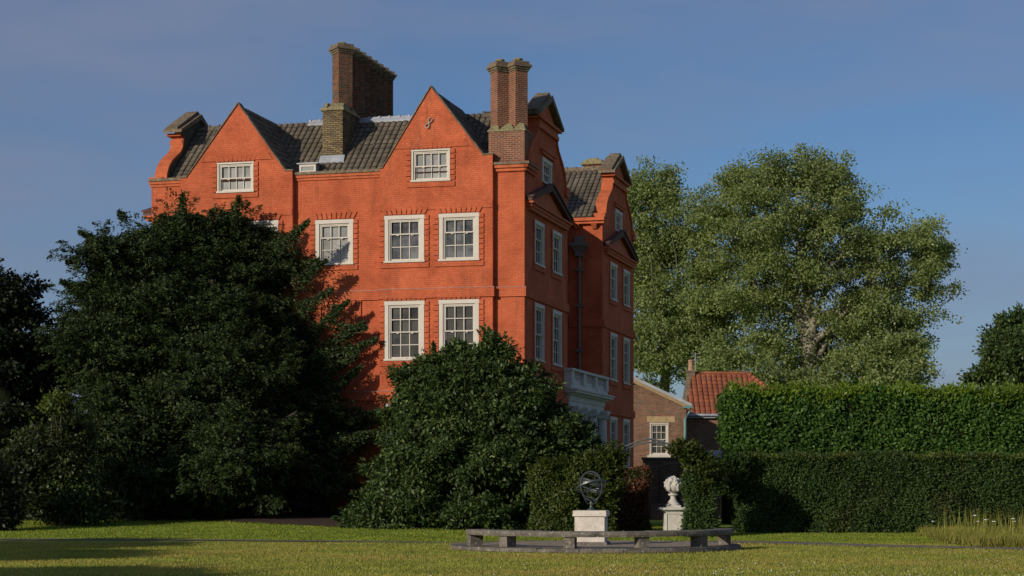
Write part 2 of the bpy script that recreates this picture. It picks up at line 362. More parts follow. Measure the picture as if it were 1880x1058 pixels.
# ------------------------------------------------------------------ foliage machinery (numpy)
rng = np.random.default_rng(5)
def leaf_mesh(name, pos, dirs, nrm, ln, wd, matl, parent=None):
    """one mesh of diamond leaves; pos,dirs,nrm (n,3); ln,wd (n,)"""
    n = len(pos); d = dirs / (np.linalg.norm(dirs, axis=1)[:, None] + 1e-9)
    s = np.cross(d, nrm); s /= (np.linalg.norm(s, axis=1)[:, None] + 1e-9)
    fold = np.cross(s, d)
    v = np.empty((n, 4, 3), np.float32)
    v[:, 0] = pos; v[:, 2] = pos + d * ln[:, None]
    mid = pos + d * (ln * .45)[:, None] + fold * (ln * .08)[:, None]
    v[:, 1] = mid + s * (wd * .5)[:, None]; v[:, 3] = mid - s * (wd * .5)[:, None]
    me = bpy.data.meshes.new(name); me.vertices.add(n * 4); me.vertices.foreach_set('co', v.ravel())
    me.loops.add(n * 4); me.loops.foreach_set('vertex_index', np.arange(n * 4, dtype=np.int32))
    me.polygons.add(n); me.polygons.foreach_set('loop_start', np.arange(0, n * 4, 4, dtype=np.int32)); me.polygons.foreach_set('loop_total', np.full(n, 4, np.int32))
    me.materials.append(matl); me.update(calc_edges=True); me.validate()
    o = bpy.data.objects.new(name, me); COL.objects.link(o)
    if parent: o.parent = parent
    return o
def unit(n):
    v = rng.normal(size=(n, 3)); return v / np.linalg.norm(v, axis=1)[:, None]
def lump(dirs, seed, amp=.14, fr=2.6):
    r = np.random.default_rng(seed); out = np.zeros(len(dirs))
    for k in range(7):
        w = r.normal(size=3) * fr * (1 + k * .45); out += np.sin(dirs @ w + r.uniform(0, 6.28)) / (1 + k * .35)
    return 1 + amp * out / 2.2
def sample_lobes(lobes, n, shell=.7, seed=1, inner=.35, amp=.14, cut=.8):
    L = np.array(lobes, float); vol = (L[:, 3] * L[:, 4] + L[:, 4] * L[:, 5] + L[:, 3] * L[:, 5]); w = vol / vol.sum()
    P = []; D = []; got = 0
    while got < n:
        k = rng.choice(len(L), size=n, p=w); d = unit(n)
        r = np.where(rng.random(n) < shell, rng.uniform(.84, 1.02, n), rng.uniform(inner, 1, n))
        for i in range(len(L)):
            mk = k == i; r[mk] *= lump(d[mk], seed * 31 + i, amp)
        p = L[k, :3] + d * L[k, 3:6] * r[:, None]
        ok = np.ones(n, bool)
        for i in range(len(L)):
            q = (p - L[i, :3]) / L[i, 3:6]; ok &= ~((np.linalg.norm(q, axis=1) < cut * .9) & (k != i) & (rng.random(n) < .9))
        ok &= p[:, 2] > .15
        nd = d / L[k, 3:6]; nd /= np.linalg.norm(nd, axis=1)[:, None]
        P.append(p[ok]); D.append(nd[ok]); got += ok.sum()
    return np.concatenate(P)[:n], np.concatenate(D)[:n]
def sample_boughs(lobes, n, seed, inner, amp, cut, shell, bough):
    nb, size, rise = bough
    C, D = sample_lobes(lobes, nb, shell, seed, inner, amp, cut)
    ax = D * 1.0; ax[:, 2] = ax[:, 2] * .6 + rise; ax /= np.linalg.norm(ax, axis=1)[:, None]
    sd_ = np.cross(ax, np.array([0, 0, 1.])); sd_ /= np.linalg.norm(sd_, axis=1)[:, None] + 1e-9; tp = np.cross(sd_, ax)
    k = rng.integers(0, nb, n); sc_ = size * rng.uniform(.55, 1.45, nb)[k]
    q = unit(n) * (rng.random(n) ** .45)[:, None]; q[:, 2] = np.abs(q[:, 2]) * .9 - .25
    dome = 1 - .45 * (q[:, 0] ** 2 + q[:, 1] ** 2)
    P = C[k] + ax[k] * (q[:, 0] * sc_)[:, None] + sd_[k] * (q[:, 1] * sc_ * .85)[:, None] + tp[k] * (q[:, 2] * .42 * sc_)[:, None]
    P[:, 2] -= .38 * sc_ * (q[:, 0] ** 2 + q[:, 1] ** 2)
    P[:, 2] = np.maximum(P[:, 2], .12)
    DD = D[k] * .6 + ax[k] * (q[:, 0])[:, None] * .7 + sd_[k] * q[:, 1][:, None] * .7; DD /= np.linalg.norm(DD, axis=1)[:, None] + 1e-9
    return P, DD
def clump_crown(name, lobes, nclump, nleaf, cr, ll, lw, matl, parent, seed=1, shell=.7, inner=.35, amp=.14, flat=.55, cut=.8, up=.5, bough=None):
    P, D = sample_boughs(lobes, nclump, seed, inner, amp, cut, shell, bough) if bough else sample_lobes(lobes, nclump, shell, seed, inner, amp, cut)
    n = nclump * nleaf; k = np.repeat(np.arange(nclump), nleaf)
    sz = rng.uniform(.55, 1.45, nclump)[k]
    off = unit(n) * (rng.random(n) ** .5 * 1.7 * cr * sz)[:, None]; off[:, 2] *= flat
    pos = P[k] + off
    dirs = unit(n) * .8 + D[k] * .6 + off / (cr + 1e-6) * .3; dirs[:, 2] -= .25
    nr = unit(n) * .75 + D[k] * .45; nr[:, 2] += up
    return leaf_mesh(name, pos, dirs, nr, rng.uniform(.7, 1.25, n) * ll, rng.uniform(.7, 1.2, n) * lw, matl, parent)
def spray_crown(name, lobes, nsp, nleaf, slen, ll, lw, matl, parent, seed=1, droop=.5, amp=.12, shell=.75, inner=.5, width=.3, rise=.35, cut=.8, hang=.8, bough=None):
    P, D = sample_boughs(lobes, nsp, seed, inner, amp, cut, shell, bough) if bough else sample_lobes(lobes, nsp, shell, seed, inner, amp, cut)
    ax = D.copy(); ax[:, 2] = ax[:, 2] * .5 + rise; ax += rng.normal(size=ax.shape) * .25; ax /= np.linalg.norm(ax, axis=1)[:, None]
    n = nsp * nleaf; k = np.repeat(np.arange(nsp), nleaf)
    L = (slen * rng.uniform(.5, 1.5, nsp))[k]; t = rng.random(n) ** .8
    side = np.cross(ax, np.array([0, 0, 1.])); side /= np.linalg.norm(side, axis=1)[:, None] + 1e-9
    lat = rng.normal(size=n) * width * L * (1.05 - t) * .6
    pos = P[k] - ax[k] * (.35 * L)[:, None] + ax[k] * (t * L)[:, None] + side[k] * lat[:, None]
    pos[:, 2] -= droop * L * t ** 2 * .7 + np.abs(rng.normal(size=n)) * .20 * L * (1 - .5 * t) * hang
    dirs = ax[k] * .9 + side[k] * (np.sign(lat) * .7)[:, None] + rng.normal(size=(n, 3)) * .3; dirs[:, 2] -= .75 * hang
    nr = unit(n) * .8 + D[k] * .4; nr[:, 2] += .5
    return leaf_mesh(name, pos, dirs, nr, rng.uniform(.7, 1.3, n) * ll, rng.uniform(.7, 1.2, n) * lw, matl, parent)
def inner_fill(name, lobes, n, scale, ll, lw, matl, parent, seed):
    L = [(a, b_, c_, d * scale, e * scale, f_ * scale) for a, b_, c_, d, e, f_ in lobes]
    P, D = sample_lobes(L, n, .9, seed, .8, .14, .9)
    dirs = unit(n) * .8 + D * .3; dirs[:, 2] -= .4
    return leaf_mesh(name, P, dirs, unit(n) * .8 + D * .6, rng.uniform(.7, 1.3, n) * ll, rng.uniform(.7, 1.2, n) * lw, matl, parent)
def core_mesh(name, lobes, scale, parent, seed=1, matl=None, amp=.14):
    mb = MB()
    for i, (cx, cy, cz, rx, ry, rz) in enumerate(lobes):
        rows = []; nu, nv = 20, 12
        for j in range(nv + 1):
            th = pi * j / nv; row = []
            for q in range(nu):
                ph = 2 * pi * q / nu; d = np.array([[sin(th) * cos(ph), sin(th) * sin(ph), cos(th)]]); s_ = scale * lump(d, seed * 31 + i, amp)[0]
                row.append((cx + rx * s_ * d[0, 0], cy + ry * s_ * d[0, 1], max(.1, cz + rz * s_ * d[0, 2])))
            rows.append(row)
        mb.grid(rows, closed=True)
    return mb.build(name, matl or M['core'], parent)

def trunk_mesh(name, base, ends, r0, matl, parent, wob=.3, fork=.35, seed=3, sub=0, thin=.06):
    """trunk that divides into limbs reaching the given end points"""
    r = random.Random(seed); mb = MB(); B = Vector(base)
    top = Vector((0, 0, 0))
    for e in ends: top += Vector(e)
    top /= len(ends); F = B.lerp(top, fork); F.z = B.z + (top.z - B.z) * fork
    n = 8; pts = []
    for i in range(n + 1):
        t = i / n; p = B.lerp(F, t); p += Vector((r.uniform(-1, 1), r.uniform(-1, 1), 0)) * wob * .25 * (t > 0); pts.append(p)
    mb.tube(pts, [r0 * (1.25 - .12 * min(i, 2) - .3 * i / n) for i in range(n + 1)], 10)
    tips = []
    for e in ends:
        E_ = Vector(e); st = pts[r.randint(n - 2, n)]; pl = []; m_ = 7
        ctrl_ = st.lerp(E_, .45) + Vector((0, 0, (E_ - st).length * .16))
        for i in range(m_ + 1):
            t = i / m_; p = (1 - t) ** 2 * st + 2 * t * (1 - t) * ctrl_ + t * t * E_
            if 0 < i: p += Vector((r.uniform(-1, 1), r.uniform(-1, 1), r.uniform(-1, 1))) * wob * .3
            pl.append(p)
        rr = r0 * r.uniform(.38, .52)
        mb.tube(pl, [rr * (1 - t / m_) + thin for t in range(m_ + 1)], 7)
        for _ in range(sub):
            i = r.randint(2, m_ - 1); s0 = pl[i]; d = Vector((r.uniform(-1, 1), r.uniform(-1, 1), r.uniform(-.2, .9))).normalized() * (E_ - st).length * r.uniform(.25, .5)
            q = [s0 + d * t + Vector((r.uniform(-1, 1), r.uniform(-1, 1), r.uniform(-1, 1))) * wob * .2 * (t > 0) for t in (0, .33, .66, 1)]
            mb.tube(q, [max(thin * .7, rr * .45 * (1 - t / 4)) for t in range(4)], 5)
    return mb.build(name, matl, parent, smooth=True)

# ================================================================== THE BRICK HOUSE
RZ = -atan(920 / 3500)
HX, HY = .469, 71.4
house = empty('brick_house', (HX, HY, 0), RZ)
tag(house, 'tall orange-red brick mansion with curved and pointed gables and white sash windows', 'house')
WID, DEP = -15.2, 21.2
TOP = 13.45
SZ1, SZ2 = 8.72, 4.87
# --- pantile slope made of real waves and overlapping courses
def tile_slope(name, o, u, v, w, l, matl, parent, pitch=.245, course=.33, amp=.042, clipf=None, bow=0):
    """o origin at eave, u unit along the eave, v unit up the slope"""
    o, u, v = Vector(o), Vector(u).normalized(), Vector(v).normalized(); nrm = u.cross(v)
    if nrm.z < 0: nrm = -nrm
    nu = max(2, int(w / pitch)) ; per = 6; cu = nu * per; nc = max(2, int(round(l / course)))
    mb = MB(); r = random.Random(hash(name) % 97 + int(w * 7))
    prof = [-.6, .65, .95, 1.0, .92, .70]
    sag = lambda s: .03 * pnoise(Vector((s[0] * .35, s[1] * .5, 3)))
    for c in range(nc):
        v0, v1 = l * c / nc, l * (c + 1) / nc + .02; lift0, lift1 = .020, .0
        lo, hi = [], []; uvl, uvh = [], []
        jit = [r.uniform(-.008, .012) for _ in range(nu + 1)]
        for i in range(cu + 1):
            uu = w * i / cu; h = amp * prof[i % per]; j = jit[i // per]; s = sag((uu, v0))
            p = o + u * uu + v * (v0 + j) + nrm * (h + lift0 + j + s); q = o + u * uu + v * v1 + nrm * (h + lift1 + s)
            lo.append(p); hi.append(q)
        base = [p - nrm * .05 for p in lo]
        for i in range(cu):
            a = w * (i + .5) / cu
            if clipf and not clipf(a, (v0 + v1) / 2): continue
            q = [lo[i], lo[i + 1], hi[i + 1], hi[i]]
            mb.face(q, [(i / per, c), ((i + 1) / per, c), ((i + 1) / per, c + 1), (i / per, c + 1)])
            mb.face([base[i], base[i + 1], lo[i + 1], lo[i]], [(0, 0)] * 4)
    return mb.build(name, matl, parent)

# ---- walls
A0, A1, C0, C1 = -13.86, -9.17, -5.63, -1.17
PJ = -.25
hc3 = (-4.35, -2.83, 13.13, 14.34); ha3 = (-12.28, -10.77, 13.02, 14.19)
rowC = [(-5.42, -3.85), (-3.26, -1.70)]; rowA = [(-13.30, -11.75), (-11.30, -9.75)]
R2, R1, R0 = (10.10, 11.88), (6.38, 8.63), (2.45, 4.74)
sw = MB()
holesC = [hc3] + [(a, b_, *z) for a, b_ in rowC for z in (R2, R1, R0)]
holesA = [ha3] + [(a, b_, *z) for a, b_ in rowA for z in (R2, R1, R0)]
wall_poly(sw, FS(PJ), [(C0, 0), (C1, 0), (C1, 14.03), (-1.58, 14.07), (-3.59, 16.67), (-5.50, 13.70), (C0, 13.70)], holesC)
wall_poly(sw, FS(PJ), [(A0, 0), (A1, 0), (A1, 13.76), (-9.48, 13.77), (-11.42, 16.43), (-13.57, 13.68), (A0, 13.68)], holesA)
holesB = [(-8.31, -6.78, 10.12, 11.85)]
wall_poly(sw, FS(0), [(A1, 0), (C0, 0), (C0, 13.7), (A1, 13.7)], holesB)
wall_poly(sw, FS(0), [(WID, 0), (A0, 0), (A0, 13.7), (WID, 13.7)])
wall_poly(sw, FS(0), [(C1, 0), (0, 0), (0, 13.75), (C1, 13.75)])
for x, z in ((A0, 13.68), (A1, 13.76), (C0, 13.7), (C1, 14.03)): sw.face([(x, PJ, 0), (x, 0, 0), (x, 0, z), (x, PJ, z)])
# backs of the two pointed gables
for o_ in ([(C1, 13.5), (C1, 14.03), (-1.58, 14.07), (-3.59, 16.67), (-5.50, 13.70), (C0, 13.7), (C0, 13.5)], [(A1, 13.5), (A1, 13.76), (-9.48, 13.77), (-11.42, 16.43), (-13.57, 13.68), (A0, 13.68), (A0, 13.5)]):
    f = FS(PJ); n = len(o_)
    for i in range(n):
        p, q = o_[i], o_[(i + 1) % n]; sw.face([f(p[0], p[1], 0), f(p[0], p[1], -.35), f(q[0], q[1], -.35), f(q[0], q[1], 0)])
    sw.face([f(p[0], p[1], -.35) for p in o_])
# parapet backs
for x0, x1 in ((WID, A0), (A1, C0), (C1, 0)):
    sw.face([(x0, .33, 13.2), (x1, .33, 13.2), (x1, .33, 13.7), (x0, .33, 13.7)])
sw.build('south_wall', M['red'], house)
# east side wall: two wings with curved gables and the recessed centre
YN, YF = 3.55, 17.6
def dutch(yc, s=1):
    hw = [(3.05, 13.70), (3.02, 13.95), (2.86, 14.25), (2.55, 14.55), (2.12, 14.80), (1.78, 15.00), (1.58, 15.22), (1.48, 15.50), (1.48, 15.75)]
    return [(yc - h, z) for h, z in hw] + [(yc + h, z) for h, z in reversed(hw)]
ew = MB()
n1 = [(1.46, 3.00), (4.40, 5.95)]; f1 = [(15.60, 17.14), (18.60, 20.14)]
hN = [(2.72, 4.28, 13.42, 14.40)] + [(a, b_, *z) for a, b_ in n1 for z in ((10.10, 11.80), (6.42, 8.63), (2.45, 4.76))]
hF = [(16.76, 18.30, 13.36, 14.36)] + [(a, b_, *z) for a, b_ in f1 for z in ((10.10, 11.80), (6.42, 8.60), (2.45, 4.77))]
dn = dutch(YN); df = dutch(YF)
wall_poly(ew, FE(0), [(0, 0), (7.1, 0), (7.1, 13.7)] + dn[::-1] + [(0, 13.7)], hN)
wall_poly(ew, FE(0), [(14.0, 0), (21.2, 0), (21.2, 13.6)] + df[::-1] + [(14.0, 13.6)], hF)
wall_poly(ew, FE(-1.55), [(7.1, 0), (14, 0), (14, 13.6), (7.1, 13.6)])
ew.face([(0, 7.1, 0), (-1.55, 7.1, 0), (-1.55, 7.1, 13.7), (0, 7.1, 13.7)])
ew.face([(0, 14, 0), (-1.55, 14, 0), (-1.55, 14, 13.6), (0, 14, 13.6)])
ew.face([(WID, 21.2, 0), (0, 21.2, 0), (0, 21.2, 13.6), (WID, 21.2, 13.6)])
ew.build('side_wall', M['redside'], house)
ww = MB()
wall_poly(ww, FW(WID), [(0, 0), (21.2, 0), (21.2, 13.6)] + df[::-1] + dn[::-1] + [(0, 13.7)])
ww.build('side_wall', M['redside'], house)
# gable backs (rendered) and wall tops
def gable_back(f, prof, yc):
    mb = MB(); lo = [(yc + 3.2, 13.2), (yc - 3.2, 13.2)]; o_ = prof + [(yc + 1.55, 15.75), (0 + yc, 16.7), (yc - 1.55, 15.75)]
    poly = prof[:8] + [(yc - 1.5, 15.6), (yc - 1.88, 15.84), (yc, 16.8), (yc + 1.88, 15.84), (yc + 1.5, 15.6)] + prof[10:] + lo
    mb.face([f(a, z, -.44) for a, z in poly]); mb.v = [tuple(q) for q in mb.v]; return mb.build('gable_back', M['render'], house)
for f, pr, yc in ((FE(0), dn, YN), (FE(0), df, YF), (FW(WID), dn, YN), (FW(WID), df, YF)):
    gable_back(f, pr, yc)
    for half in (pr[:9], pr[9:]):               # coping that follows the curved edge
        cp = MB()
        sg = -1 if half[0][0] < yc else 1
        pts = [Vector((a, z)) for a, z in half]
        outr = []
        for i, p in enumerate(pts):
            t = (pts[min(i + 1, 8)] - pts[max(i - 1, 0)]).normalized(); nn = Vector((-t.y, t.x))
            if nn.x * sg < 0: nn = -nn
            outr.append(p + nn * .10)
        for i in range(8):
            a, b_, c_, d_ = pts[i], pts[i + 1], outr[i + 1], outr[i]
            cp.hexa([f(a.x, a.y, .07), f(b_.x, b_.y, .07), f(c_.x, c_.y, .07), f(d_.x, d_.y, .07), f(a.x, a.y, -.46), f(b_.x, b_.y, -.46), f(c_.x, c_.y, -.46), f(d_.x, d_.y, -.46)])
        cp.build('gable_coping', M['redtrim'], house)
    pd = MB()                                   # small pediment on top
    fbox(pd, f, yc - 1.62, yc + 1.62, 15.42, 15.58, -.42, .11)
    fbox(pd, f, yc - 1.56, yc + 1.56, 15.58, 15.74, -.41, .08)
    fbox(pd, f, yc - 1.78, yc + 1.78, 15.74, 15.84, -.43, .20)
    fprism(pd, f, [(yc - 1.6, 15.84), (yc + 1.6, 15.84), (yc, 16.66)], -.42, .0)
    pt = pd.build('pediment', M['redtrim'], house)
    rk = MB()
    for sg in (-1, 1):
        fprism(rk, f, [(yc + sg * 1.98, 15.845), (yc + sg * 1.98, 15.96), (yc, 16.93), (yc, 16.70)], -.56, .24)
        fprism(rk, f, [(yc + sg * 1.98, 15.962), (yc + sg * 2.02, 16.05), (yc + sg * .03, 17.05), (yc, 16.932)], -.40, .10)
    rk.build('raking_coping', M['coping'], pt)
    # large pediment over the second-floor windows
    lp = MB(); w_ = 3.12; xp = .2 if f(0, 0, 0)[0] < -1 else 0
    fbox(lp, f, yc - w_, yc + w_, 12.02, 12.14, .0, .16); fbox(lp, f, yc - w_ - .1, yc + w_ + .1, 12.14, 12.26, .0, .20 + xp); fbox(lp, f, yc - w_ - .2, yc + w_ + .2, 12.26, 12.34, .0, .28 + xp)
    fprism(lp, f, [(yc - w_, 12.34), (yc + w_, 12.34), (yc, 13.22)], 0, .05)
    lpo = lp.build('pediment', M['redtrim'], house)
    rk = MB()
    for sg in (-1, 1):
        fprism(rk, f, [(yc + sg * (w_ + .25), 12.345), (yc + sg * (w_ + .25), 12.46), (yc, 13.40), (yc, 13.17)], 0, .25 + xp)
        fprism(rk, f, [(yc + sg * (w_ + .3), 12.465), (yc + sg * (w_ + .3), 12.52), (yc, 13.48), (yc, 13.405)], 0, .31 + xp)
    rk.build('raking_coping', M['sooty'], lpo)
    # flank scroll stops where the gable meets the parapet
    for sg in (-1, 1):
        st = MB(); fbox(st, f, yc + sg * 3.3 - .28, yc + sg * 3.3 + .28, 13.61, 13.79, -.46, .12)
        st.build('kneeler', M['redtrim'], house)

# ---- string courses, parapet copings, cornices
segs = [(WID - .0, A0, 0), (A0, A1, PJ), (A1, C0, 0), (C0, C1, PJ), (C1, .0, 0)]
def one(name, m, fn, *boxes):
    mb = MB()
    for q in boxes: fbox(mb, fn, *q)
    return mb.build(name, m, house)
for z, th_ in ((SZ1, .35), (SZ2, .34)):
    sc = MB(); ld = MB()
    for x0, x1, yo in segs:
        e0 = .07 if yo == PJ or x0 == WID else 0; e1 = .07 if yo == PJ or x1 == 0 else 0
        fbox(sc, FS(yo), x0 - e0, x1 + e1, z, z + th_, 0, .07)
        fbox(ld, FS(yo), x0 - e0 - .01, x1 + e1 + .01, z + th_ + .001, z + th_ + .020, 0, .085)
        if yo == PJ:                            # returns that tie the steps together
            for xx in (x0 - e0, x1 + e1): sc.box(xx - .001, xx + .001, -.07, PJ, z + .01, z + th_ - .01)
    fbox(sc, FE(0), 0, 7.1 + .07, z - .001, z + th_ - .001, 0, .072)
    sc.build('string_course', M['red'], house); ld.build('lead_flashing', M['leadline'], house)
    one('string_course', M['red'], FE(0), (14, 21.27, z - .001, z + th_ - .001, 0, .072))
    one('string_course', M['red'], FS(14), (-1.5, 0, z + .002, z + th_ - .004, 0, .07))
    one('string_course', M['red'], FW(WID), (0, 21.2, z, z + th_, 0, .069))
one('brick_band', M['red'], FS(PJ), (C0, C1, 12.06, 12.30, 0, .035)); one('brick_band', M['red'], FS(PJ), (A0, A1, 12.06, 12.30, 0, .035))
for (x0, x1, z) in ((-5.02, -2.08, 14.40), (-12.98, -9.98, 14.25)):
    bd = MB(); cx_ = (x0 + x1) / 2; fprism(bd, FS(PJ), [(x0, z), (x1, z), (x1 - .19, z + .28), (x0 + .19, z + .28)], 0, .04)
    bd.build('brick_band', M['red'], house)
for x0, x1, yo, z in ((WID - .05, A0 + .0, 0, 13.70), (A1, C0, 0, 13.70)):
    pc = MB(); pm = MB()
    pm.box(x0, x1, yo - .05, yo - .001, z - .30, z - .20); pm.box(x0, x1, yo - .10, yo - .001, z - .20, z - .09)
    pc.box(x0, x1, yo - .15, yo + .36, z - .088, z + .02)
    pc.build('parapet_coping', M['coping'], house); pm.build('parapet_moulding', M['redtrim'], house)
pm = MB(); pm.box(C1 + .0, .10, -.09, -.001, 13.42, 13.54); pm.box(C1, .17, -.16, -.001, 13.54, 13.66); pm.box(.001, .10, -.09, 1.5, 13.42, 13.54); pm.box(.001, .17, -.16, 1.5, 13.54, 13.66)
pm.build('parapet_moulding', M['redtrim'], house)
for q in ((C1 - .02, .22, -.21, 1.5, 13.661, 13.75), (C1 - .42, C1 + .03, PJ - .04, PJ + .37, 14.031, 14.09), (C0 - .03, -5.48, PJ - .04, PJ + .37, 13.701, 13.76), (A1 - .33, A1 + .03, PJ - .04, PJ + .37, 13.761, 13.82), (A0 - .03, -13.55, PJ - .04, PJ + .37, 13.681, 13.74)):
    pc = MB(); pc.box(*q); pc.build('parapet_coping', M['coping'], house)
for (fx, fz), (ax_, az), (bx, bz) in (((-5.52, 13.70), (-3.59, 16.70), (-1.56, 14.07)), ((-13.59, 13.68), (-11.42, 16.46), (-9.46, 13.77))):
    gc = MB(); rj = random.Random(3)            # thin worn tile coping on the pointed gables
    path_ = [(fx + (ax_ - fx) * t / 14, fz + (az - fz) * t / 14) for t in range(14)] + [(ax_ + (bx - ax_) * t / 14, az + (bz - az) * t / 14) for t in range(15)]
    tops_ = [(a, z + .06 + rj.uniform(-.02, .02)) for a, z in path_]
    fprism(gc, FS(PJ), path_ + tops_[::-1], -.36, .05)
    gc.build('gable_coping', M['coping'], house)
# far wing eaves with brackets, parapet pieces on the east
ev = MB()
ev.box(-1.6, .12, 13.78, 13.999, 13.30, 13.42); ev.box(-1.6, .14, 13.68, 13.999, 13.42, 13.56)
ev.build('eaves_cornice', M['redtrim'], house)
for x in (-1.15, -.35):
    ev = MB(); ev.hexa([(x - .09, 13.9, 13.08), (x + .09, 13.9, 13.08), (x + .09, 13.999, 13.08), (x - .09, 13.999, 13.08), (x - .13, 13.72, 13.299), (x + .13, 13.72, 13.299), (x + .13, 13.999, 13.299), (x - .13, 13.999, 13.299)])
    ev.build('bracket', M['redtrim'], house)
for q in ((.001, .10, 6.5, 7.18, 13.42, 13.66), (-1.5, .0, 7.101, 7.18, 13.42, 13.66), (.001, .12, 20.7, 21.2, 13.42, 13.6)):
    ev = MB(); ev.box(*q); ev.build('eaves_cornice', M['redtrim'], house)

# ---- roofs
def slope_pair(x0, x1, y0, ym, y1, ze, zr, nm='roof'):
    a = Vector((0, ym - y0, zr - ze)); l = a.length
    r_ = tile_slope(nm, (x0, y0, ze), (1, 0, 0), a, x1 - x0, l, M['tile'], house)
    b_ = Vector((0, ym - y1, zr - ze)); s2 = MB(); s2.face([(x0, y1, ze), (x1, y1, ze), (x1, ym, zr), (x0, ym, zr)]); s2.build('rear_slope', M['tile'], r_)
    return r_
RR = 16.34
rf1 = slope_pair(WID + .42, -.42, .36, YN, 6.75, 13.50, RR)
rf2 = slope_pair(WID + .42, -.42, 13.72, YF, 20.9, 13.56, RR + .05)
fl = MB(); fl.face([(WID + .1, 6.6, 13.45), (-.1, 6.6, 13.45), (-.1, 7.0, 13.45), (WID + .1, 7.0, 13.45)]); fl.face([(WID + .1, 7.0, 13.45), (-1.6, 7.0, 13.45), (-1.6, 14.1, 13.45), (WID + .1, 14.1, 13.45)])
fl.face([(WID + .1, .2, 13.30), (-.1, .2, 13.30), (-.1, .6, 13.30), (WID + .1, .6, 13.30)])
fl.build('flat_roof', M['lead'], house)
def ridge(x0, x1, y, z, matl, r_=.085):
    mb = MB(); x = x0; mb.tube([(x0, y, z), (x1, y, z)], r_, 8)
    while x < x1:
        mb.tube([(x, y, z), (x + .09, y, z)], r_ + .035, 8); x += .42
    for sg in (-1, 1): mb.hexa([(x0, y, z), (x1, y, z), (x1, y + sg * .24, z - .19), (x0, y + sg * .24, z - .19), (x0, y, z + .09), (x1, y, z + .09), (x1, y + sg * .25, z - .12), (x0, y + sg * .25, z - .12)])
    return mb.build('ridge', matl, house)
ridge(-9.9, -5.2, YN, RR + .02, M['lead']); ridge(-14.75, -12.4, YN, RR, M['tile']); ridge(-2.6, -.45, YN, RR, M['tile']); ridge(-14.7, -.45, YF, RR + .05, M['coping'])
# cross roofs behind the pointed gables
for xr, zr, (xl, zl), (xq, zq) in ((-3.59, 16.60, (-5.48, 13.66), (-1.60, 14.0)), (-11.42, 16.38, (-13.55, 13.64), (-9.45, 13.72))):
    for (xe, ze) in ((xl, zl), (xq, zq)):
        v = Vector((xr - xe, 0, zr - ze)); ln_ = v.length
        tile_slope('dormer_roof', (xe, .12, ze), (0, 1, 0), v, 3.9, ln_, M['tile'], house, clipf=None)

# ---- brick chimneys
def shaft_stack(pts, a, z0, z1, matl, parent, pots=True):
    for i, (x, y) in enumerate(pts):
        s_ = MB(); s_.rbox(x, y, a / 2, z0, z1, pi / 4)
        # UVs of the diagonal faces run along the face
        s_.uv = []
        for f_ in s_.f:
            P_ = [Vector(s_.v[k]) for k in f_]; e = (P_[1] - P_[0]); e2 = (P_[2] - P_[1]); h_ = e if abs(e.z) < .01 else e2; h_ = h_.normalized()
            s_.uv += [(p.dot(h_), p.z) for p in P_]
        so = s_.build('chimney_shaft', matl, parent)
        c_ = MB()
        for k, (e_, za, zb) in enumerate(((.035, -.17, -.10), (.075, -.099, -.02), (.125, -.019, .075), (.05, .076, .20))): c_.rbox(x, y, a / 2 + e_, z1 + za, z1 + zb, pi / 4)
        c_.build('cap', M['coping'] if i else M['coping'], so)
        if pots:
            p_ = MB(); p_.lathe(x, y, [(.15, z1 + .19), (.17, z1 + .28), (.19, z1 + .30), (.17, z1 + .33), (.10, z1 + .33)], 12); p_.build('chimney_pot', M['lichen'], so, True)
cs = MB(); cs.box(-8.53, -7.70, 1.35, 3.25, 13.9, 16.34); c1 = cs.build('chimney_stack', M['yellow'], house)
cl = MB(); cl.box(-8.60, -7.63, 1.28, 3.3, 16.341, 16.44)
cl.hexa([(-8.55, 1.33, 16.44), (-7.68, 1.33, 16.44), (-7.68, 3.2, 16.44), (-8.55, 3.2, 16.44), (-8.4, 1.95, 16.74), (-7.85, 1.95, 16.74), (-7.85, 3.0, 16.7), (-8.4, 3.0, 16.7)])
cl.hexa([(-8.55, 1.33, 16.44), (-8.35, 1.33, 16.44), (-8.35, 1.8, 16.44), (-8.55, 1.8, 16.44), (-8.5, 1.6, 16.7), (-8.4, 1.6, 16.7), (-8.4, 1.8, 16.7), (-8.5, 1.8, 16.7)])
cl.build('weathering', M['lichen'], c1)
cb = MB(); cb.box(-8.5, -7.78, 3.251, 8.1, 13.4, 16.45); cb.build('stack_base', M['darkbrick'], c1)
shaft_stack([(-8.14, 2.55 + .735 * k) for k in range(8)], .60, 16.4, 18.97, M['darkbrick'], c1, False)
fp = MB(); fp.lathe(-8.14, 2.55, [(.16, 19.15), (.18, 19.22), (.12, 19.28)], 12); fp.build('chimney_pot', M['lichen'], c1, True)
lf = MB(); lf.hexa([(-8.62, 1.15, 14.24), (-7.58, 1.15, 14.24), (-7.60, 1.33, 14.52), (-8.60, 1.33, 14.52), (-8.62, 1.13, 14.30), (-7.58, 1.13, 14.30), (-7.60, 1.32, 14.58), (-8.60, 1.32, 14.58)])
lf.build('lead_flashing', M['lead'], c1)
cs = MB(); cs.box(-1.42, -.02, .08, 1.25, 13.76, 14.95); c2_ = cs.build('chimney_stack', M['brown'], house)
cl = MB(); cl.box(-1.46, .02, .04, 1.29, 14.951, 15.0)
for x0, x1, yy in ((-1.44, -1.0, .3), (-1.02, -.42, .3), (-.45, 0, .3)):
    xm = (x0 + x1) / 2; cl.hexa([(x0, .05, 15.0), (x1, .05, 15.0), (x1, .8, 15.0), (x0, .8, 15.0), (xm - .08, .42, 15.30), (xm + .08, .42, 15.30), (xm + .08, .8, 15.2), (xm - .08, .8, 15.2)])
cl.build('weathering', M['lichen'], c2_)
shaft_stack([(-1.13, .66), (-.42, .66)], .53, 14.95, 17.45, M['brown'], c2_)
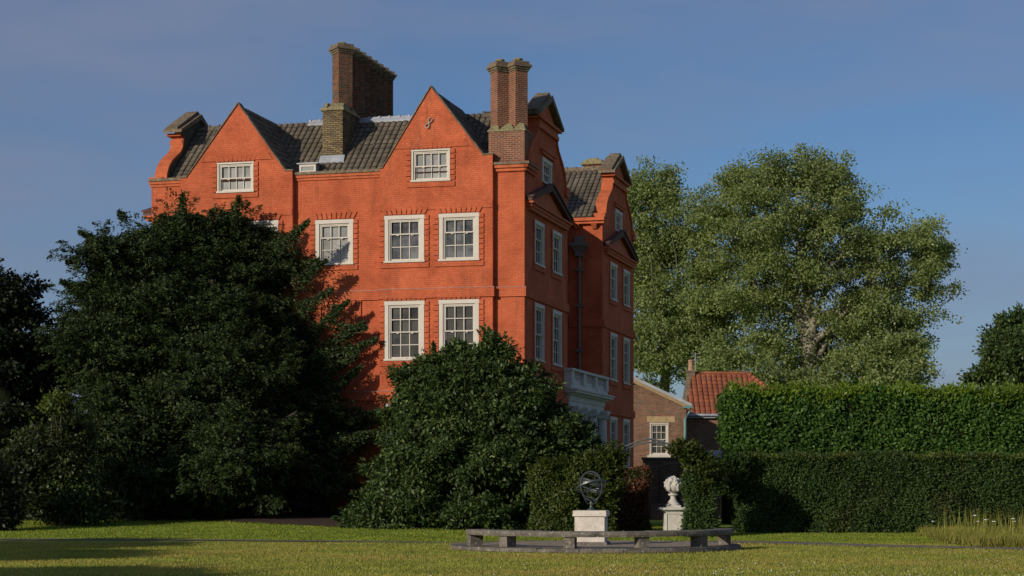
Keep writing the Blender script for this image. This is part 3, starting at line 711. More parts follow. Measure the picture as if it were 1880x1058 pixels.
for bx in ((-1.9, -1.05, 18.6, 19.6, 16.75), (-1.0, -.35, 20.0, 20.8, 16.6)):
    cs = MB(); cs.box(bx[0], bx[1], bx[2], bx[3], 13.6, bx[4]); c3_ = cs.build('chimney_stack', M['brown'], house)
    cl = MB(); cl.box(bx[0] - .1, bx[1] + .1, bx[2] - .1, bx[3] + .1, bx[4] + .001, bx[4] + .12); cl.box(bx[0] + .0, bx[1] - .0, bx[2] + .05, bx[3] - .05, bx[4] + .121, bx[4] + .24); cl.box(bx[0] + .2, bx[1] - .2, bx[2] + .15, bx[3] - .15, bx[4] + .241, bx[4] + .33)
    cl.build('cap', M['lichen'], c3_)

# ---- windows
def window(f, a0, a1, z0, z1, cols, up, lo, gm, parent=None, cas=.15, slide=0.0):
    parent = parent or house
    fr = MB(); c = cas
    fbox(fr, f, a0, a0 + c, z0 + .06, z1 - c, -.10, .035); fbox(fr, f, a1 - c, a1, z0 + .06, z1 - c, -.10, .035)
    fbox(fr, f, a0 - .015, a1 + .015, z1 - c, z1, -.10, .045); i = c + .055
    fbox(fr, f, a0 + c, a0 + i, z0 + .06, z1 - i, -.12, -.01); fbox(fr, f, a1 - i, a1 - c, z0 + .06, z1 - i, -.12, -.01); fbox(fr, f, a0 + c, a1 - c, z1 - i, z1 - c - .001, -.12, -.01)
    fo = fr.build('window', M['white'], parent)
    si = MB(); fbox(si, f, a0 - .03, a1 + .03, z0 - .01, z0 + .059, -.12, .075); si.build('sill', M['white'], fo)
    x0, x1, b0, b1 = a0 + i, a1 - i, z0 + .06, z1 - i
    mid = b0 + (b1 - b0) * lo / (up + lo) + slide
    for nm, (q0, q1, n_, dd) in (('upper_sash', (mid - .02, b1, up, -.035)), ('lower_sash', (b0, mid + .02, lo, -.075))):
        s_ = MB(); t = .045; bt = .045 if nm[0] == 'u' else .075
        fbox(s_, f, x0, x0 + t, q0 + bt, q1 - t, dd - .04, dd); fbox(s_, f, x1 - t, x1, q0 + bt, q1 - t, dd - .04, dd)
        fbox(s_, f, x0, x1, q0, q0 + bt, dd - .04, dd + .002); fbox(s_, f, x0, x1, q1 - t, q1, dd - .04, dd + .002)
        for k in range(1, cols): xx = x0 + t + (x1 - x0 - 2 * t) * k / cols; fbox(s_, f, xx - .016, xx + .016, q0 + bt, q1 - t, dd - .032, dd - .004)
        for k in range(1, n_): zz = q0 + bt + (q1 - q0 - t - bt) * k / n_; fbox(s_, f, x0 + t, x1 - t, zz - .016, zz + .016, dd - .033, dd - .006)
        if nm[0] == 'l':
            for xx in (x0 + (x1 - x0) * .25, x0 + (x1 - x0) * .75): fbox(s_, f, xx - .05, xx + .05, q1 - .075, q1 - .046, dd, dd + .03)
        s_.build(nm, M['white'], fo)
    pn = MB(); rj = random.Random(int(a0 * 977 + z0 * 131)); nr_ = up + lo
    for ci in range(cols):
        for ri in range(nr_):
            p0, p1 = x0 + (x1 - x0) * ci / cols - .0, x0 + (x1 - x0) * (ci + 1) / cols
            q0 = b0 + (mid - b0) * ri / lo if ri < lo else mid + (b1 - mid) * (ri - lo) / up
            q1 = b0 + (mid - b0) * (ri + 1) / lo if ri < lo else mid + (b1 - mid) * (ri - lo + 1) / up
            j = lambda: -.125 + rj.uniform(-.005, .005)
            pn.face([f(p0, q0, j()), f(p1, q0, j()), f(p1, q1, j()), f(p0, q1, j())])
    pn.build('pane', gm, fo)
    return fo
def surround(f, a0, a1, z0, z1, w=.19, apron=True, rows=None, arch=True):
    mb = MB(); d = .05; h = .20; z = z0; k = 0
    n = max(2, int(round((z1 - z0) / h))); h = (z1 - z0) / n
    for k in range(n):
        fbox(mb, f, a0 - w - (.05 if k % 2 else 0), a0 - .02, z0 + h * k + .02, z0 + h * (k + 1) - .02, 0, d)
        fbox(mb, f, a1 + .02, a1 + w + (.0 if k % 2 else 0), z0 + h * k + .02, z0 + h * (k + 1) - .02, 0, d)
    if arch:
        nv = 9; W_ = a1 - a0 + .1; cx_ = (a0 + a1) / 2
        for k in range(nv):
            t0, t1 = -W_ / 2 + W_ * k / nv, -W_ / 2 + W_ * (k + 1) / nv; s_ = 1.16; g_ = .02
            fprism(mb, f, [(cx_ + t0 + g_, z1 + .025), (cx_ + t1 - g_, z1 + .025), (cx_ + t1 * s_ - g_, z1 + .27), (cx_ + t0 * s_ + g_, z1 + .27)], 0, d)
    if apron: fbox(mb, f, a0 - w, a1 + w, z0 - .21, z0 - .03, 0, d)
    return mb.build('window_surround', M['red'], house)
f = FS(PJ)
window(f, *hc3, 4, 1, 1, M['glass_blind'], cas=.06); surround(f, *hc3)
window(f, *ha3, 4, 1, 1, M['glass_blind'], cas=.06); surround(f, *ha3)
window(FS(0), *holesB[0], 3, 1, 2, M['glass_blind']); surround(FS(0), *holesB[0])
for a, b_ in rowC + rowA:
    window(f, a, b_, *R2, 3, 1, 2, M['glass_mid']); surround(f, a, b_, *R2)
    window(f, a, b_, *R1, 3, 2, 2, M['glass_dark'], slide=.02); surround(f, a, b_, *R1)
    window(f, a, b_, *R0, 3, 2, 2, M['glass_dark']); surround(f, a, b_, *R0, w=.16)
for z in (R1, R0):                               # bricked-up windows of the middle bay
    mb = MB(); a0, a1 = -8.08, -6.51; ff = FS(0); d = .06
    fbox(mb, ff, a0 - .3, a0, z[0] - .2, z[1] + .04, 0, d); fbox(mb, ff, a1, a1 + .06, z[0] - .2, z[1] + .04, 0, d); fbox(mb, ff, a0, a1, z[0] - .2, z[0] - .03, 0, d)
    for k in range(9):
        W_ = a1 - a0; t0, t1 = -W_ / 2 + W_ * k / 9, -W_ / 2 + W_ * (k + 1) / 9; cx_ = (a0 + a1) / 2
        fprism(mb, ff, [(cx_ + t0 + .02, z[1] - .12), (cx_ + t1 - .02, z[1] - .12), (cx_ + t1 * 1.12 - .02, z[1] + .08), (cx_ + t0 * 1.12 + .02, z[1] + .08)], 0, d - .004)
    mb.build('blind_window', M['red'], house)
f = FE(0)
window(f, *hN[0], 4, 1, 1, M['glass_side']); window(f, *hF[0], 4, 1, 1, M['glass_side'])
for a, b_ in n1 + f1:
    zt = 8.63 if a < 8 else 8.60
    window(f, a, b_, 10.10, 11.80, 3, 1, 2, M['glass_side']); surround(f, a, b_, 10.10, 11.80, w=.16, arch=False)
    window(f, a, b_, 6.42, zt, 3, 2, 2, M['glass_side'], slide=0); surround(f, a, b_, 6.42, zt, w=.16, arch=False)
    window(f, a, b_, 2.45, 4.76 if a < 8 else 4.77, 3, 2, 2, M['glass_side'])
for a0, a1, b0, b1 in ((2.4, 4.6, 14.5, 14.62), (16.5, 18.6, 14.46, 14.58)):
    mb = MB(); fbox(mb, f, a0, a1, b0, b1, 0, .09); fbox(mb, f, a0 - .06, a1 + .06, b1 + .001, b1 + .06, 0, .14); mb.build('window_hood', M['redtrim'], house)
# little roof light
rl = MB(); rl.box(-9.16, -8.48, .5, 1.3, 13.80, 14.12); ro = rl.build('roof_light', M['lead'], house)
rl = MB(); f_ = FS(.5)
for q in ((-9.16, -9.08, 13.80, 14.10), (-8.56, -8.48, 13.80, 14.10), (-9.08, -8.56, 14.02, 14.10), (-9.08, -8.56, 13.80, 13.86)): fbox(rl, f_, *q, .001, .05)
rl.build('frame', M['white'], ro)
rl = MB(); fbox(rl, f_, -9.08, -8.56, 13.86, 14.02, .001, .02); rl.build('pane', M['glass_blind'], ro)
rl = MB(); rl.box(-9.25, -8.38, .4, 1.4, 14.121, 14.17); rl.build('lid', M['lead'], ro)
# wall tie in the right pointed gable: two crossing S curves
ti = MB(); cx_, cz_ = -3.66, 15.33
pts = []
for k in range(29):
    t = 2 * pi * k / 28 * .93 + .25; r_ = .135
    u_, v_ = r_ * sin(2 * t) * .62, .205 * cos(t); ca, sa = cos(-.5), sin(-.5)
    pts.append((cx_ + u_ * ca - v_ * sa, PJ - .05, cz_ + u_ * sa + v_ * ca))
ti.tube(pts, .021, 6); ti.build('wall_tie', M['tie'], house, True)
# rainwater pipe in the recess
rp = MB(); px_, py_ = -1.02, 13.86
rp.tube([(px_, py_, 6.4), (px_, py_, 12.0)], .07, 8)
for z in (7.6, 9.6, 11.2): rp.box(px_ - .17, px_ + .17, py_ - .1, py_ + .13, z, z + .12)
pipe_ = rp.build('rainwater_pipe', M['pipe'], house)
hp = MB(); hp.box(px_ - .17, px_ + .17, py_ - .15, py_ + .13, 11.85, 12.05); hp.hexa([(px_ - .18, py_ - .16, 12.051), (px_ + .18, py_ - .16, 12.051), (px_ + .18, py_ + .13, 12.051), (px_ - .18, py_ + .13, 12.051), (px_ - .34, py_ - .3, 12.30), (px_ + .34, py_ - .3, 12.30), (px_ + .34, py_ + .13, 12.30), (px_ - .34, py_ + .13, 12.30)])
hp.box(px_ - .38, px_ + .38, py_ - .34, py_ + .13, 12.301, 12.44); hp.box(px_ - .2, px_ + .2, py_ - .2, py_ + .13, 12.441, 12.75); hp.build('hopper', M['pipe'], pipe_)

# ---- stone porch between the wings
po = MB(); po.box(-1.5, .02, 7.12, 13.74, 0, 4.9); porch = po.build('porch', M['stonegrey'], house)
en = MB(); en.box(-1.5, .12, 6.95, 13.80, 4.901, 5.12); en.box(-1.5, .16, 6.93, 13.84, 5.121, 5.36); en.box(-1.5, .30, 6.80, 13.95, 5.361, 5.44); en.box(-1.5, .48, 6.62, 14.12, 5.441, 5.54); en.box(-1.5, .54, 6.55, 14.18, 5.541, 5.61)
en.build('entablature', M['stonegrey'], porch)
bl = MB(); bl.box(.0, .30, 6.50, 13.72, 5.611, 5.80); peds = [6.50, 8.75, 11.0, 13.32]
for y in peds: bl.box(-.02, .34, y, y + .42, 5.801, 6.32)
bl.box(-.06, .38, 6.42, 13.80, 6.321, 6.42); bl.box(-1.5, .0, 6.6, 6.8, 5.611, 6.32)
for a, b_ in zip(peds[:-1], peds[1:]):
    bl.box(.12, .20, a + .42, b_, 5.801, 5.98); n = 9
    for k in range(n):
        y = a + .42 + (b_ - a - .42) * (k + .5) / n
        bl.lathe(.16, y, [(.05, 5.98), (.055, 6.02), (.03, 6.06), (.065, 6.14), (.03, 6.22), (.045, 6.28), (.05, 6.322)], 8)
bl.build('balustrade', M['stonegrey'], porch)
for y in (7.35, 9.05, 10.90, 13.10):
    cc = MB(); cc.lathe(.20, y, [(.26, .0), (.26, .5), (.22, .6), (.215, 2.2), (.18, 4.45), (.17, 4.5), (.24, 4.58), (.24, 4.62)], 14)
    cc.box(-.04, .45, y - .26, y + .26, 4.70, 4.78); cc.box(-.08, .49, y - .30, y + .30, 4.781, 4.90)
    for sg in (-1, 1): cc.tube([(-.05, y + sg * .22, 4.64), (.46, y + sg * .22, 4.64)], .085, 10)
    cc.build('column', M['stonegrey'], porch)
for y, w_, zt in ((8.2, .45, 4.0), (9.98, .58, 4.35), (12.0, .52, 4.0)):
    nz_ = MB(); ar = [(y - w_, .5), (y + w_, .5)] + [(y + w_ * cos(pi * k / 12), zt + w_ * sin(pi * k / 12)) for k in range(13)]
    nz_.face([(.024, a, z) for a, z in ar]); nz_.build('doorway', M['glass_dark'], porch)
    rg = MB()
    for k in range(12):
        t0, t1 = pi * k / 12, pi * (k + 1) / 12; r0_, r1_ = w_, w_ + .13
        fprism(rg, FE(.02), [(y + r0_ * cos(t0), zt + r0_ * sin(t0)), (y + r1_ * cos(t0), zt + r1_ * sin(t0)), (y + r1_ * cos(t1), zt + r1_ * sin(t1)), (y + r0_ * cos(t1), zt + r0_ * sin(t1))], 0, .07)
    rg.build('arch', M['stonegrey'], porch)

# ================================================================== COTTAGES BEHIND
def pw(px, py, Y): return ((px - 940) / 3500 * Y, 1.6 + (893 - py) * Y / 3500)
YB = 116.0
bc = empty('brick_cottage', (8.5, YB, 0)); tag(bc, 'low brown brick cottage with white sash window and teal downpipe beside the mansion', 'cottage')
def wl_(x, z): return (x - 8.5, z)
fb = FS(0)
hole = (8.38 - 8.5, 9.52 - 8.5, 3.50, 5.46)
mb = MB(); wall_poly(mb, fb, [wl_(4.0, 0), wl_(10.60, 0), wl_(10.60, 6.55), wl_(7.3, 8.12), wl_(4.0, 6.55)], [hole], .14)
mb.face([(2.1, 0, 0), (2.1, 9, 0), (2.1, 9, 6.5), (2.1, 0, 6.5)]); mb.face([(-4.5, 0, 0), (-4.5, 9, 0), (-4.5, 9, 6.5), (-4.5, 0, 6.5)])
mb.build('wall', M['cottage'], bc)
mb = MB()
for sg, xe in ((1, 2.1), (-1, -4.5)):
    xr = -1.2; mb.hexa([(xr, -.28, 8.14), (xe + sg * .3, -.28, 6.44), (xe + sg * .3, 9.2, 6.44), (xr, 9.2, 8.14), (xr, -.28, 8.32), (xe + sg * .3, -.28, 6.62), (xe + sg * .3, 9.2, 6.62), (xr, 9.2, 8.32)])
mb.build('roof', M['lead'], bc)
mb = MB()
for sg, xe in ((1, 2.1), (-1, -4.5)):
    xr = -1.2; fprism(mb, fb, [(xr, 7.92), (xe + sg * .2, 6.27), (xe + sg * .2, 6.50), (xr, 8.16)], 0, .24)
mb.build('bargeboard', plain('tan_painted_board', (.34, .24, .13), .2, 3), bc)
mb = MB(); fbox(mb, fb, hole[0] - .16, hole[1] + .4, 5.50, 5.86, 0, .03); mb.build('lintel', plain('buff_lintel', (.42, .30, .16), .3, 3), bc)
window(fb, *hole, 3, 2, 2, M['glass_dark'], parent=bc, cas=.07)
mb = MB(); fbox(mb, fb, hole[0] - .15, hole[1] + .12, 3.36, 3.49, 0, .16); mb.build('sill', M['white'], bc)
mb = MB(); mb.tube([(2.35, -.12, 6.35), (2.28, -.15, 6.1), (2.02, -.12, 5.7), (2.02, -.12, .2)], .085, 8); mb.box(1.9, 2.5, -.25, .1, 6.35, 6.5); mb.build('downpipe', M['teal'], bc)

YC = 122.0
b2 = empty('tiled_cottage', (13.5, YC, 0)); tag(b2, 'brick cottage with orange pantile hipped roof and small chimney above the hedge', 'cottage')
mb = MB(); x0, x1, yd = 11.0 - 13.5, 18.2 - 13.5, 6.5; ze, zr = 6.16, 8.95
mb.box(x0, x1, 0, yd, 0, ze); mb.box(x0 - .9, x0, 2.2, yd, 0, 6.7)
mb.build('wall', M['cottage'], b2)
rz_, rl_ = 11.85 - 13.5, 15.5 - 13.5
vv = Vector((0, yd / 2 + .3, zr - ze)); ln_ = vv.length; wtot = (x1 + .3) - (x0 + .05)
ox = x0 + .05
def hipclip(a, v):
    X = ox + a; t = v / ln_; return X <= (x1 + .3) + ((rl_) - (x1 + .3)) * t + .05 and X >= ox + (rz_ - ox) * t * .9
tile_slope('roof', (ox, -.3, ze), (1, 0, 0), vv, wtot, ln_, M['otile'], b2, pitch=.33, course=.42, amp=.07, clipf=hipclip)
mb = MB(); mb.face([(x1 + .3, -.3, ze), (x1 + .3, yd + .3, ze), (rl_, yd / 2, zr)]); mb.face([(ox, yd + .3, ze), (x1 + .3, yd + .3, ze), (rl_, yd / 2, zr), (rz_, yd / 2, zr)]); mb.build('rear_slope', M['otile'], b2)
mb = MB()
mb.tube([(rz_ - .1, yd / 2, zr + .06), (rl_, yd / 2, zr + .06)], .13, 8)
n = 14
for k in range(n):
    a = Vector((rl_, yd / 2, zr + .05)).lerp(Vector((x1 + .3, -.3, ze + .08)), k / n); c_ = Vector((rl_, yd / 2, zr + .05)).lerp(Vector((x1 + .3, -.3, ze + .08)), (k + .95) / n)
    mb.tube([a, c_], [.13, .16], 8)
mb.build('ridge', M['otile'], b2)
mb = MB(); mb.hexa([(ox - .3, -.3, ze - .3), (ox, -.3, ze - .3), (rz_, yd / 2, zr + .1), (rz_ - .3, yd / 2, zr + .1), (ox - .3, -.2, ze + .1), (ox, -.2, ze + .1), (rz_, yd / 2 + .2, zr + .2), (rz_ - .3, yd / 2 + .2, zr + .2)])
mb.hexa([(ox - .35, -.1, 5.8), (ox - .02, -.1, 5.8), (rz_ - .02, yd / 2, 5.8), (rz_ - .35, yd / 2, 5.8), (ox - .35, -.1, ze), (ox - .02, -.1, ze), (rz_ - .02, yd / 2, zr), (rz_ - .35, yd / 2, zr)]); mb.build('gable_verge', M['coping'], b2)
mb = MB(); mb.tube([(x0, -.4, ze - .02), (x1, -.4, ze - .02)], .09, 8); mb.box(x0, x1, -.3, -.02, ze - .2, ze - .05); mb.build('gutter', M['lead'], b2)
mb = MB(); mb.box(-2.0, -1.5, 3.0, 3.55, 8.2, 9.1); mb.box(-2.08, -1.42, 2.92, 3.63, 9.101, 9.2); ch = mb.build('chimney', M['coping'], b2)
mb = MB(); mb.lathe(-1.75, 3.27, [(.2, 9.2), (.17, 9.3), (.16, 9.8), (.19, 9.85), (.15, 9.9)], 12); mb.build('chimney_pot', M['terracotta'], ch, True)
mb = MB(); mb.tube([(-1.45, 3.3, 8.8), (-1.45, 3.3, 10.4)], .02, 5)
for z in (9.9, 10.1, 10.3): mb.tube([(-1.75, 3.3, z), (-1.15, 3.3, z)], .012, 4)
mb.build('aerial', M['lead'], ch)
mb = MB(); mb.hexa([(-2.0, -3.2, 2.55), (.6, -3.2, 2.2), (.6, -.02, 2.9), (-2.0, -.02, 3.2), (-2.0, -3.2, 2.65), (.6, -3.2, 2.3), (.6, -.02, 3.0), (-2.0, -.02, 3.3)])
mb.box(-1.9, .5, -.12, -.01, 2.9, 3.9); mb.box(-1.9, .5, -3.1, -.15, 0, 2.15); mb.build('lean_to', M['lead'], b2)

# ================================================================== GARDEN
# low dark wall seen through the arch
YW = 80.5
gw = empty('garden_wall', (6.9, YW, 0)); tag(gw, 'dark shaded brick garden wall covered by bare climbing stems behind the urn', 'wall')
mb = MB(); mb.box(-1.35, 2.5, 0, .4, 0, 2.72); mb.build('brickwork', M['gwall'], gw)
mb = MB(); mb.box(-1.4, 2.55, -.08, .48, 2.721, 2.82); mb.build('coping', M['render'], gw)
mb = MB(); mb.box(-1.1, .4, -.7, -.01, 0, .80); mb.box(-1.1, .5, -.75, -.005, .801, .87); mb.build('plinth', M['plinthbrick'], gw)
mb = MB(); r = random.Random(4)
for k in range(13):
    z = .95 + k * .13; x = -1.05; pts = []
    while x < 2.3: pts.append((x, -.05 - r.random() * .1, z + r.uniform(-.05, .05) + .04 * sin(x * 5 + k))); x += .22
    mb.tube(pts, .014, 5, .006)
for x in (-.7, .1, .9, 1.8): mb.tube([(x + r.uniform(-.05, .05), -.07, z) for z in (.3, .9, 1.5, 2.1, 2.6)], .022, 5)
tag(mb.build('climbing_stems', M['bark'], None), 'bare horizontal climber stems trained on the dark garden wall', 'climber').location = (6.9, YW, 0)

# round platform, bench, armillary sphere
CX_, CY_ = 2.12, 48.7
RP = 3.68
zp = .12
mb = MB(); n = 72
rows = []
for r_, z in ((0.01, zp), (RP - .35, zp), (RP - .02, zp), (RP, zp - .02), (RP + .01, -.1)): rows.append([(CX_ + r_ * cos(2 * pi * k / n), CY_ + r_ * sin(2 * pi * k / n), z) for k in range(n)])
plat = empty('round_platform', (0, 0, 0)); tag(plat, 'low round paved platform with mossy stone kerb under the curved bench', 'platform')
p0 = MB(); p0.grid(rows[:2], [[(p[0], p[1]) for p in r] for r in rows[:2]], closed=True); p0.build('paving', M['paving'], plat)
p1 = MB(); r = random.Random(11); ns = 22
for k in range(ns):
    t0, t1 = 2 * pi * k / ns, 2 * pi * (k + 1) / ns - .004; hz = zp + r.uniform(.0, .014); sub = 5
    for j in range(sub):
        a, c_ = t0 + (t1 - t0) * j / sub, t0 + (t1 - t0) * (j + 1) / sub; ri, ro_ = RP - .36, RP + .03
        P_ = lambda rr, tt, z: (CX_ + rr * cos(tt), CY_ + rr * sin(tt), z)
        p1.hexa([P_(ri, a, .03), P_(ro_, a, .03), P_(ro_, c_, .03), P_(ri, c_, .03), P_(ri, a, hz), P_(ro_ - .01, a, hz - .01), P_(ro_ - .01, c_, hz - .01), P_(ri, c_, hz)])
p1.build('kerb', M['bench'], plat)
p2 = MB()
for k in range(72):
    a, c_ = 2 * pi * k / 72, 2 * pi * (k + 1) / 72; P_ = lambda tt, z: (CX_ + (RP - .02) * cos(tt), CY_ + (RP - .02) * sin(tt), z)
    p2.face([P_(a, -.1), P_(c_, -.1), P_(c_, .03), P_(a, .03)], [(a * RP, -.1), (c_ * RP, -.1), (c_ * RP, .03), (a * RP, .03)])
p2.build('brick_base', M['plinthbrick'], plat)

bn = empty('curved_bench', (CX_, CY_, zp)); tag(bn, 'long curved lichen-spotted grey stone bench on short block legs in front of the armillary sphere', 'bench')
RO, RI = 3.52, 3.02
A_s, A_e = radians(180 + 22), radians(360 - 3)
mb = MB(); ns = 7; r = random.Random(2)
for k in range(ns):
    t0 = A_s + (A_e - A_s) * k / ns; t1 = A_s + (A_e - A_s) * (k + 1) / ns - .0015; sub = 8; hz = r.uniform(-.006, .006)
    rows = []
    for j in range(sub + 1):
        t = t0 + (t1 - t0) * j / sub; c_, s_ = cos(t), sin(t)
        prof = [(RI, .27), (RI - .0, .395), (RI + .02, .41), (RO - .03, .41), (RO, .39), (RO + .005, .33), (RO - .01, .275)]
        rows.append([(q * c_, q * s_, z + hz) for q, z in prof])
    mb.grid(rows, closed=True)
    for e in (rows[0], rows[-1]): mb.face(e)
mb.build('seat', M['bench'], bn)
for px in (868, 932, 1047, 1178, 1283, 1334):
    # leg azimuth on the arc
    X = None; best = None
    for k in range(400):
        t = A_s + (A_e - A_s) * k / 399; rr = 3.27; q = 940 + 3500 * (CX_ + rr * cos(t)) / (CY_ + rr * sin(t))
        if best is None or abs(q - px) < best[0]: best = (abs(q - px), t)
    t = best[1]; c_, s_ = cos(t), sin(t); w_ = .13; mb = MB(); P = []
    for (r0_, r1_, z) in ((3.12, 3.44, .0), (3.11, 3.45, .274)):
        for rr, sg in ((r0_, -1), (r1_, -1), (r1_, 1), (r0_, 1)): P.append((rr * c_ - sg * w_ * s_, rr * s_ + sg * w_ * c_, z))
    mb.hexa(P); mb.build('leg', M['bench'], bn)

pdx, pdy = 2.02, 48.6
pe = empty('stone_pedestal', (pdx, pdy, zp), radians(-9)); tag(pe, 'square white limestone pedestal with slab cap under the armillary sphere', 'pedestal')
mb = MB(); mb.box(-.38, .38, -.38, .38, 0, .72); mb.build('block', M['stone'], pe)
mb = MB(); mb.box(-.43, .43, -.43, .43, .721, .865, .012); mb.build('cap', M['stone'], pe)
mb = MB(); mb.box(-.45, .45, -.45, .45, .0, .07, .02); mb.build('base', M['bench'], pe)
ar = empty('armillary_sphere', (pdx, pdy, zp + .868), radians(20)); tag(ar, 'dark bronze armillary sphere of open rings on the white pedestal', 'sundial')
C_ = Vector((0, 0, .62)); Rr = .375
def ring(name, nrm, R_, w_, th_, off=0):
    nn = Vector(nrm).normalized(); u_ = nn.orthogonal().normalized(); v_ = nn.cross(u_); mb = MB(); rows = []
    for k in range(49):
        t = 2 * pi * k / 48; d_ = u_ * cos(t) + v_ * sin(t); c_ = C_ + nn * off + d_ * R_
        rows.append([tuple(c_ + nn * w_ / 2 - d_ * th_ / 2), tuple(c_ + nn * w_ / 2 + d_ * th_ / 2), tuple(c_ - nn * w_ / 2 + d_ * th_ / 2), tuple(c_ - nn * w_ / 2 - d_ * th_ / 2)])
    mb.grid(rows, closed=True); return mb.build(name, M['bronze'], ar)
ring('ring', (.95, .45, .10), Rr, .042, .022); ring('ring', (.35, -.95, .10), Rr - .012, .040, .020)
ring('ring', (.50, .15, .85), Rr - .026, .046, .014); ring('ring', (-.1, .35, .9), Rr + .02, .042, .020); ring('ring', (.30, .05, .80), Rr - .05, .055, .008)
ring('small_ring', (.50, .15, .85), .30, .016, .010, .20); ring('small_ring', (.50, .15, .85), .30, .016, .010, -.20)
mb = MB(); ax_ = Vector((.50, .15, .85)).normalized(); mb.tube([C_ - ax_ * .40, C_ + ax_ * .40], .011, 6); mb.tube([C_ + ax_ * .40, C_ + ax_ * .42], [.024, .005], 6); mb.build('axis_rod', M['bronze'], ar)
mb = MB(); mb.lathe(0, 0, [(.11, 0), (.10, .03), (.05, .06), (.035, .13), (.06, .17), (.04, .21), (.02, .26)], 14)
for k in range(4):
    a = k * pi / 2 + .4; mb.tube([(.05 * cos(a), .05 * sin(a), .15), (.16 * cos(a), .16 * sin(a), .20), (.27 * cos(a), .27 * sin(a), .34)], .013, 6)
mb.build('stand', M['bronze'], ar, True)

# carved urn on its panelled pedestal
ux, uy = pw(1235.5, 0, 60.0)[0], 60.0; uz = gz(ux, uy)
up = empty('panelled_pedestal', (ux, uy, uz - .02), radians(0)); tag(up, 'pale stone pedestal with sunk front panel carrying the urn beside the yew', 'pedestal')
mb = MB(); mb.box(-.30, .30, -.285, .30, 0, .74)
mb.build('block', M['urn'], up)
mb = MB(); q = [(-.30, -.21, .001, .739), (.21, .30, .001, .739), (-.21, .21, .001, .13), (-.21, .21, .66, .739)]
for a0, a1, z0, z1 in q: mb.box(a0, a1, -.312, -.286, z0, z1)
mb.build('panel_frame', M['urn'], up)
mb = MB(); mb.box(-.36, .36, -.36, .36, .741, .79, -.0); mb.box(-.45, .45, -.45, .45, .791, .865, .01); mb.build('cap', M['urn'], up)
mb = MB(); mb.box(-.35, .35, -.35, .35, .0, .09, .02); mb.build('base', M['urn'], up)
un = empty('carved_urn', (ux, uy, uz + .845)); tag(un, 'white carved stone urn heaped with fruit and flowers on the panelled pedestal', 'urn')
mb = MB(); mb.box(-.23, .23, -.23, .23, 0, .06); mb.lathe(0, 0, [(.23, .06), (.22, .10), (.15, .17), (.09, .28), (.085, .34), (.10, .36)], 24); mb.build('foot', M['urn'], un)
mb = MB(); mb.lathe(0, 0, [(.10, .36), (.17, .385), (.16, .42), (.07, .44), (.12, .46), (.22, .52), (.27, .60), (.285, .68), (.27, .72), (.22, .74)], 28); mb.build('bowl', M['urn'], un, True)
mb = MB(); r = random.Random(9)
for k in range(80):
    a = r.uniform(0, 2 * pi); e = r.uniform(-.15, 1.45); R_ = .255; c_ = Vector((R_ * cos(a) * cos(e), R_ * sin(a) * cos(e), .74 + .20 * sin(e))); rr = r.uniform(.032, .062); rows = []
    for j in range(6):
        th_ = pi * j / 5; rows.append([(c_.x + rr * sin(th_) * cos(2 * pi * q / 8), c_.y + rr * sin(th_) * sin(2 * pi * q / 8), c_.z + rr * cos(th_)) for q in range(8)])
    mb.grid(rows, closed=True)
for sg in (-1, 1):
    for k in range(10):
        a = -pi / 2 + sg * .5 + k * .0; c_ = Vector((.27 * cos(a), .27 * sin(a), .72 - k * .02)); mb.tube([c_, c_ + Vector((.02 * sg * sin(k), -.03, -.03))], [.045, .03], 6)
mb.lathe(0, 0, [(.24, .72), (.22, .84), (.12, .93), (.01, .95)], 20); mb.build('fruit', M['urn'], un, True)

# ================================================================== PLANTING
def lobes_px(lst, Y):
    """(px,py,half width px,half height px,depth m,dy) -> ellipsoids in metres"""
    out = []
    for (px, py, hw, hh, dep, dy) in lst:
        y = Y + dy; x, z = pw(px, py, y); out.append((x, y, z, hw * y / 3500, dep, hh * y / 3500))
    return out
# --- the big yew
ye = empty('yew_tree', (-11.0, 69.4, .3)); tag(ye, 'huge dark shaggy yew tree with feathery drooping branches in front of the mansion', 'tree')
YL = lobes_px([(365, 745, 190, 195, 3.2, .7), (360, 520, 145, 140, 1.4, 3.0), (330, 600, 130, 120, 2.2, 1.4), (240, 520, 100, 105, 2.0, 1.4), (470, 485, 82, 80, .7, 3.5), (210, 640, 92, 115, 2.6, .4), (525, 645, 78, 85, .5, 3.1), (565, 790, 95, 85, .9, 2.3), (240, 820, 120, 115, 3.0, -.8), (430, 850, 120, 90, 3.2, -1.2), (335, 425, 50, 46, 1.0, 3.2), (280, 462, 66, 58, 1.2, 2.4), (425, 425, 46, 46, .8, 3.5), (180, 460, 35, 30, 1.0, 0), (640, 800, 45, 28, .7, 2.4), (170, 860, 95, 90, 2.0, .5), (300, 890, 120, 62, 2.4, -.6), (560, 880, 90, 75, 1.2, 1.8)], 69.6)
P0 = lambda o, L: [(a - o.location.x, b_ - o.location.y, c_ - o.location.z, d, e, f_) for a, b_, c_, d, e, f_ in L]
YL0 = P0(ye, YL)
cr = spray_crown('crown', YL0, 10500, 38, .52, .115, .046, M['yew'], ye, seed=4, droop=.5, amp=.12, width=.22, rise=.30, hang=.95, bough=(640, .88, .40), shell=.9, inner=.75)
inner_fill('inner_foliage', YL0, 80000, .84, .15, .07, M['yew'], ye, 4)
core_mesh('inner_crown', YL0, .74, cr, 4, amp=.15)
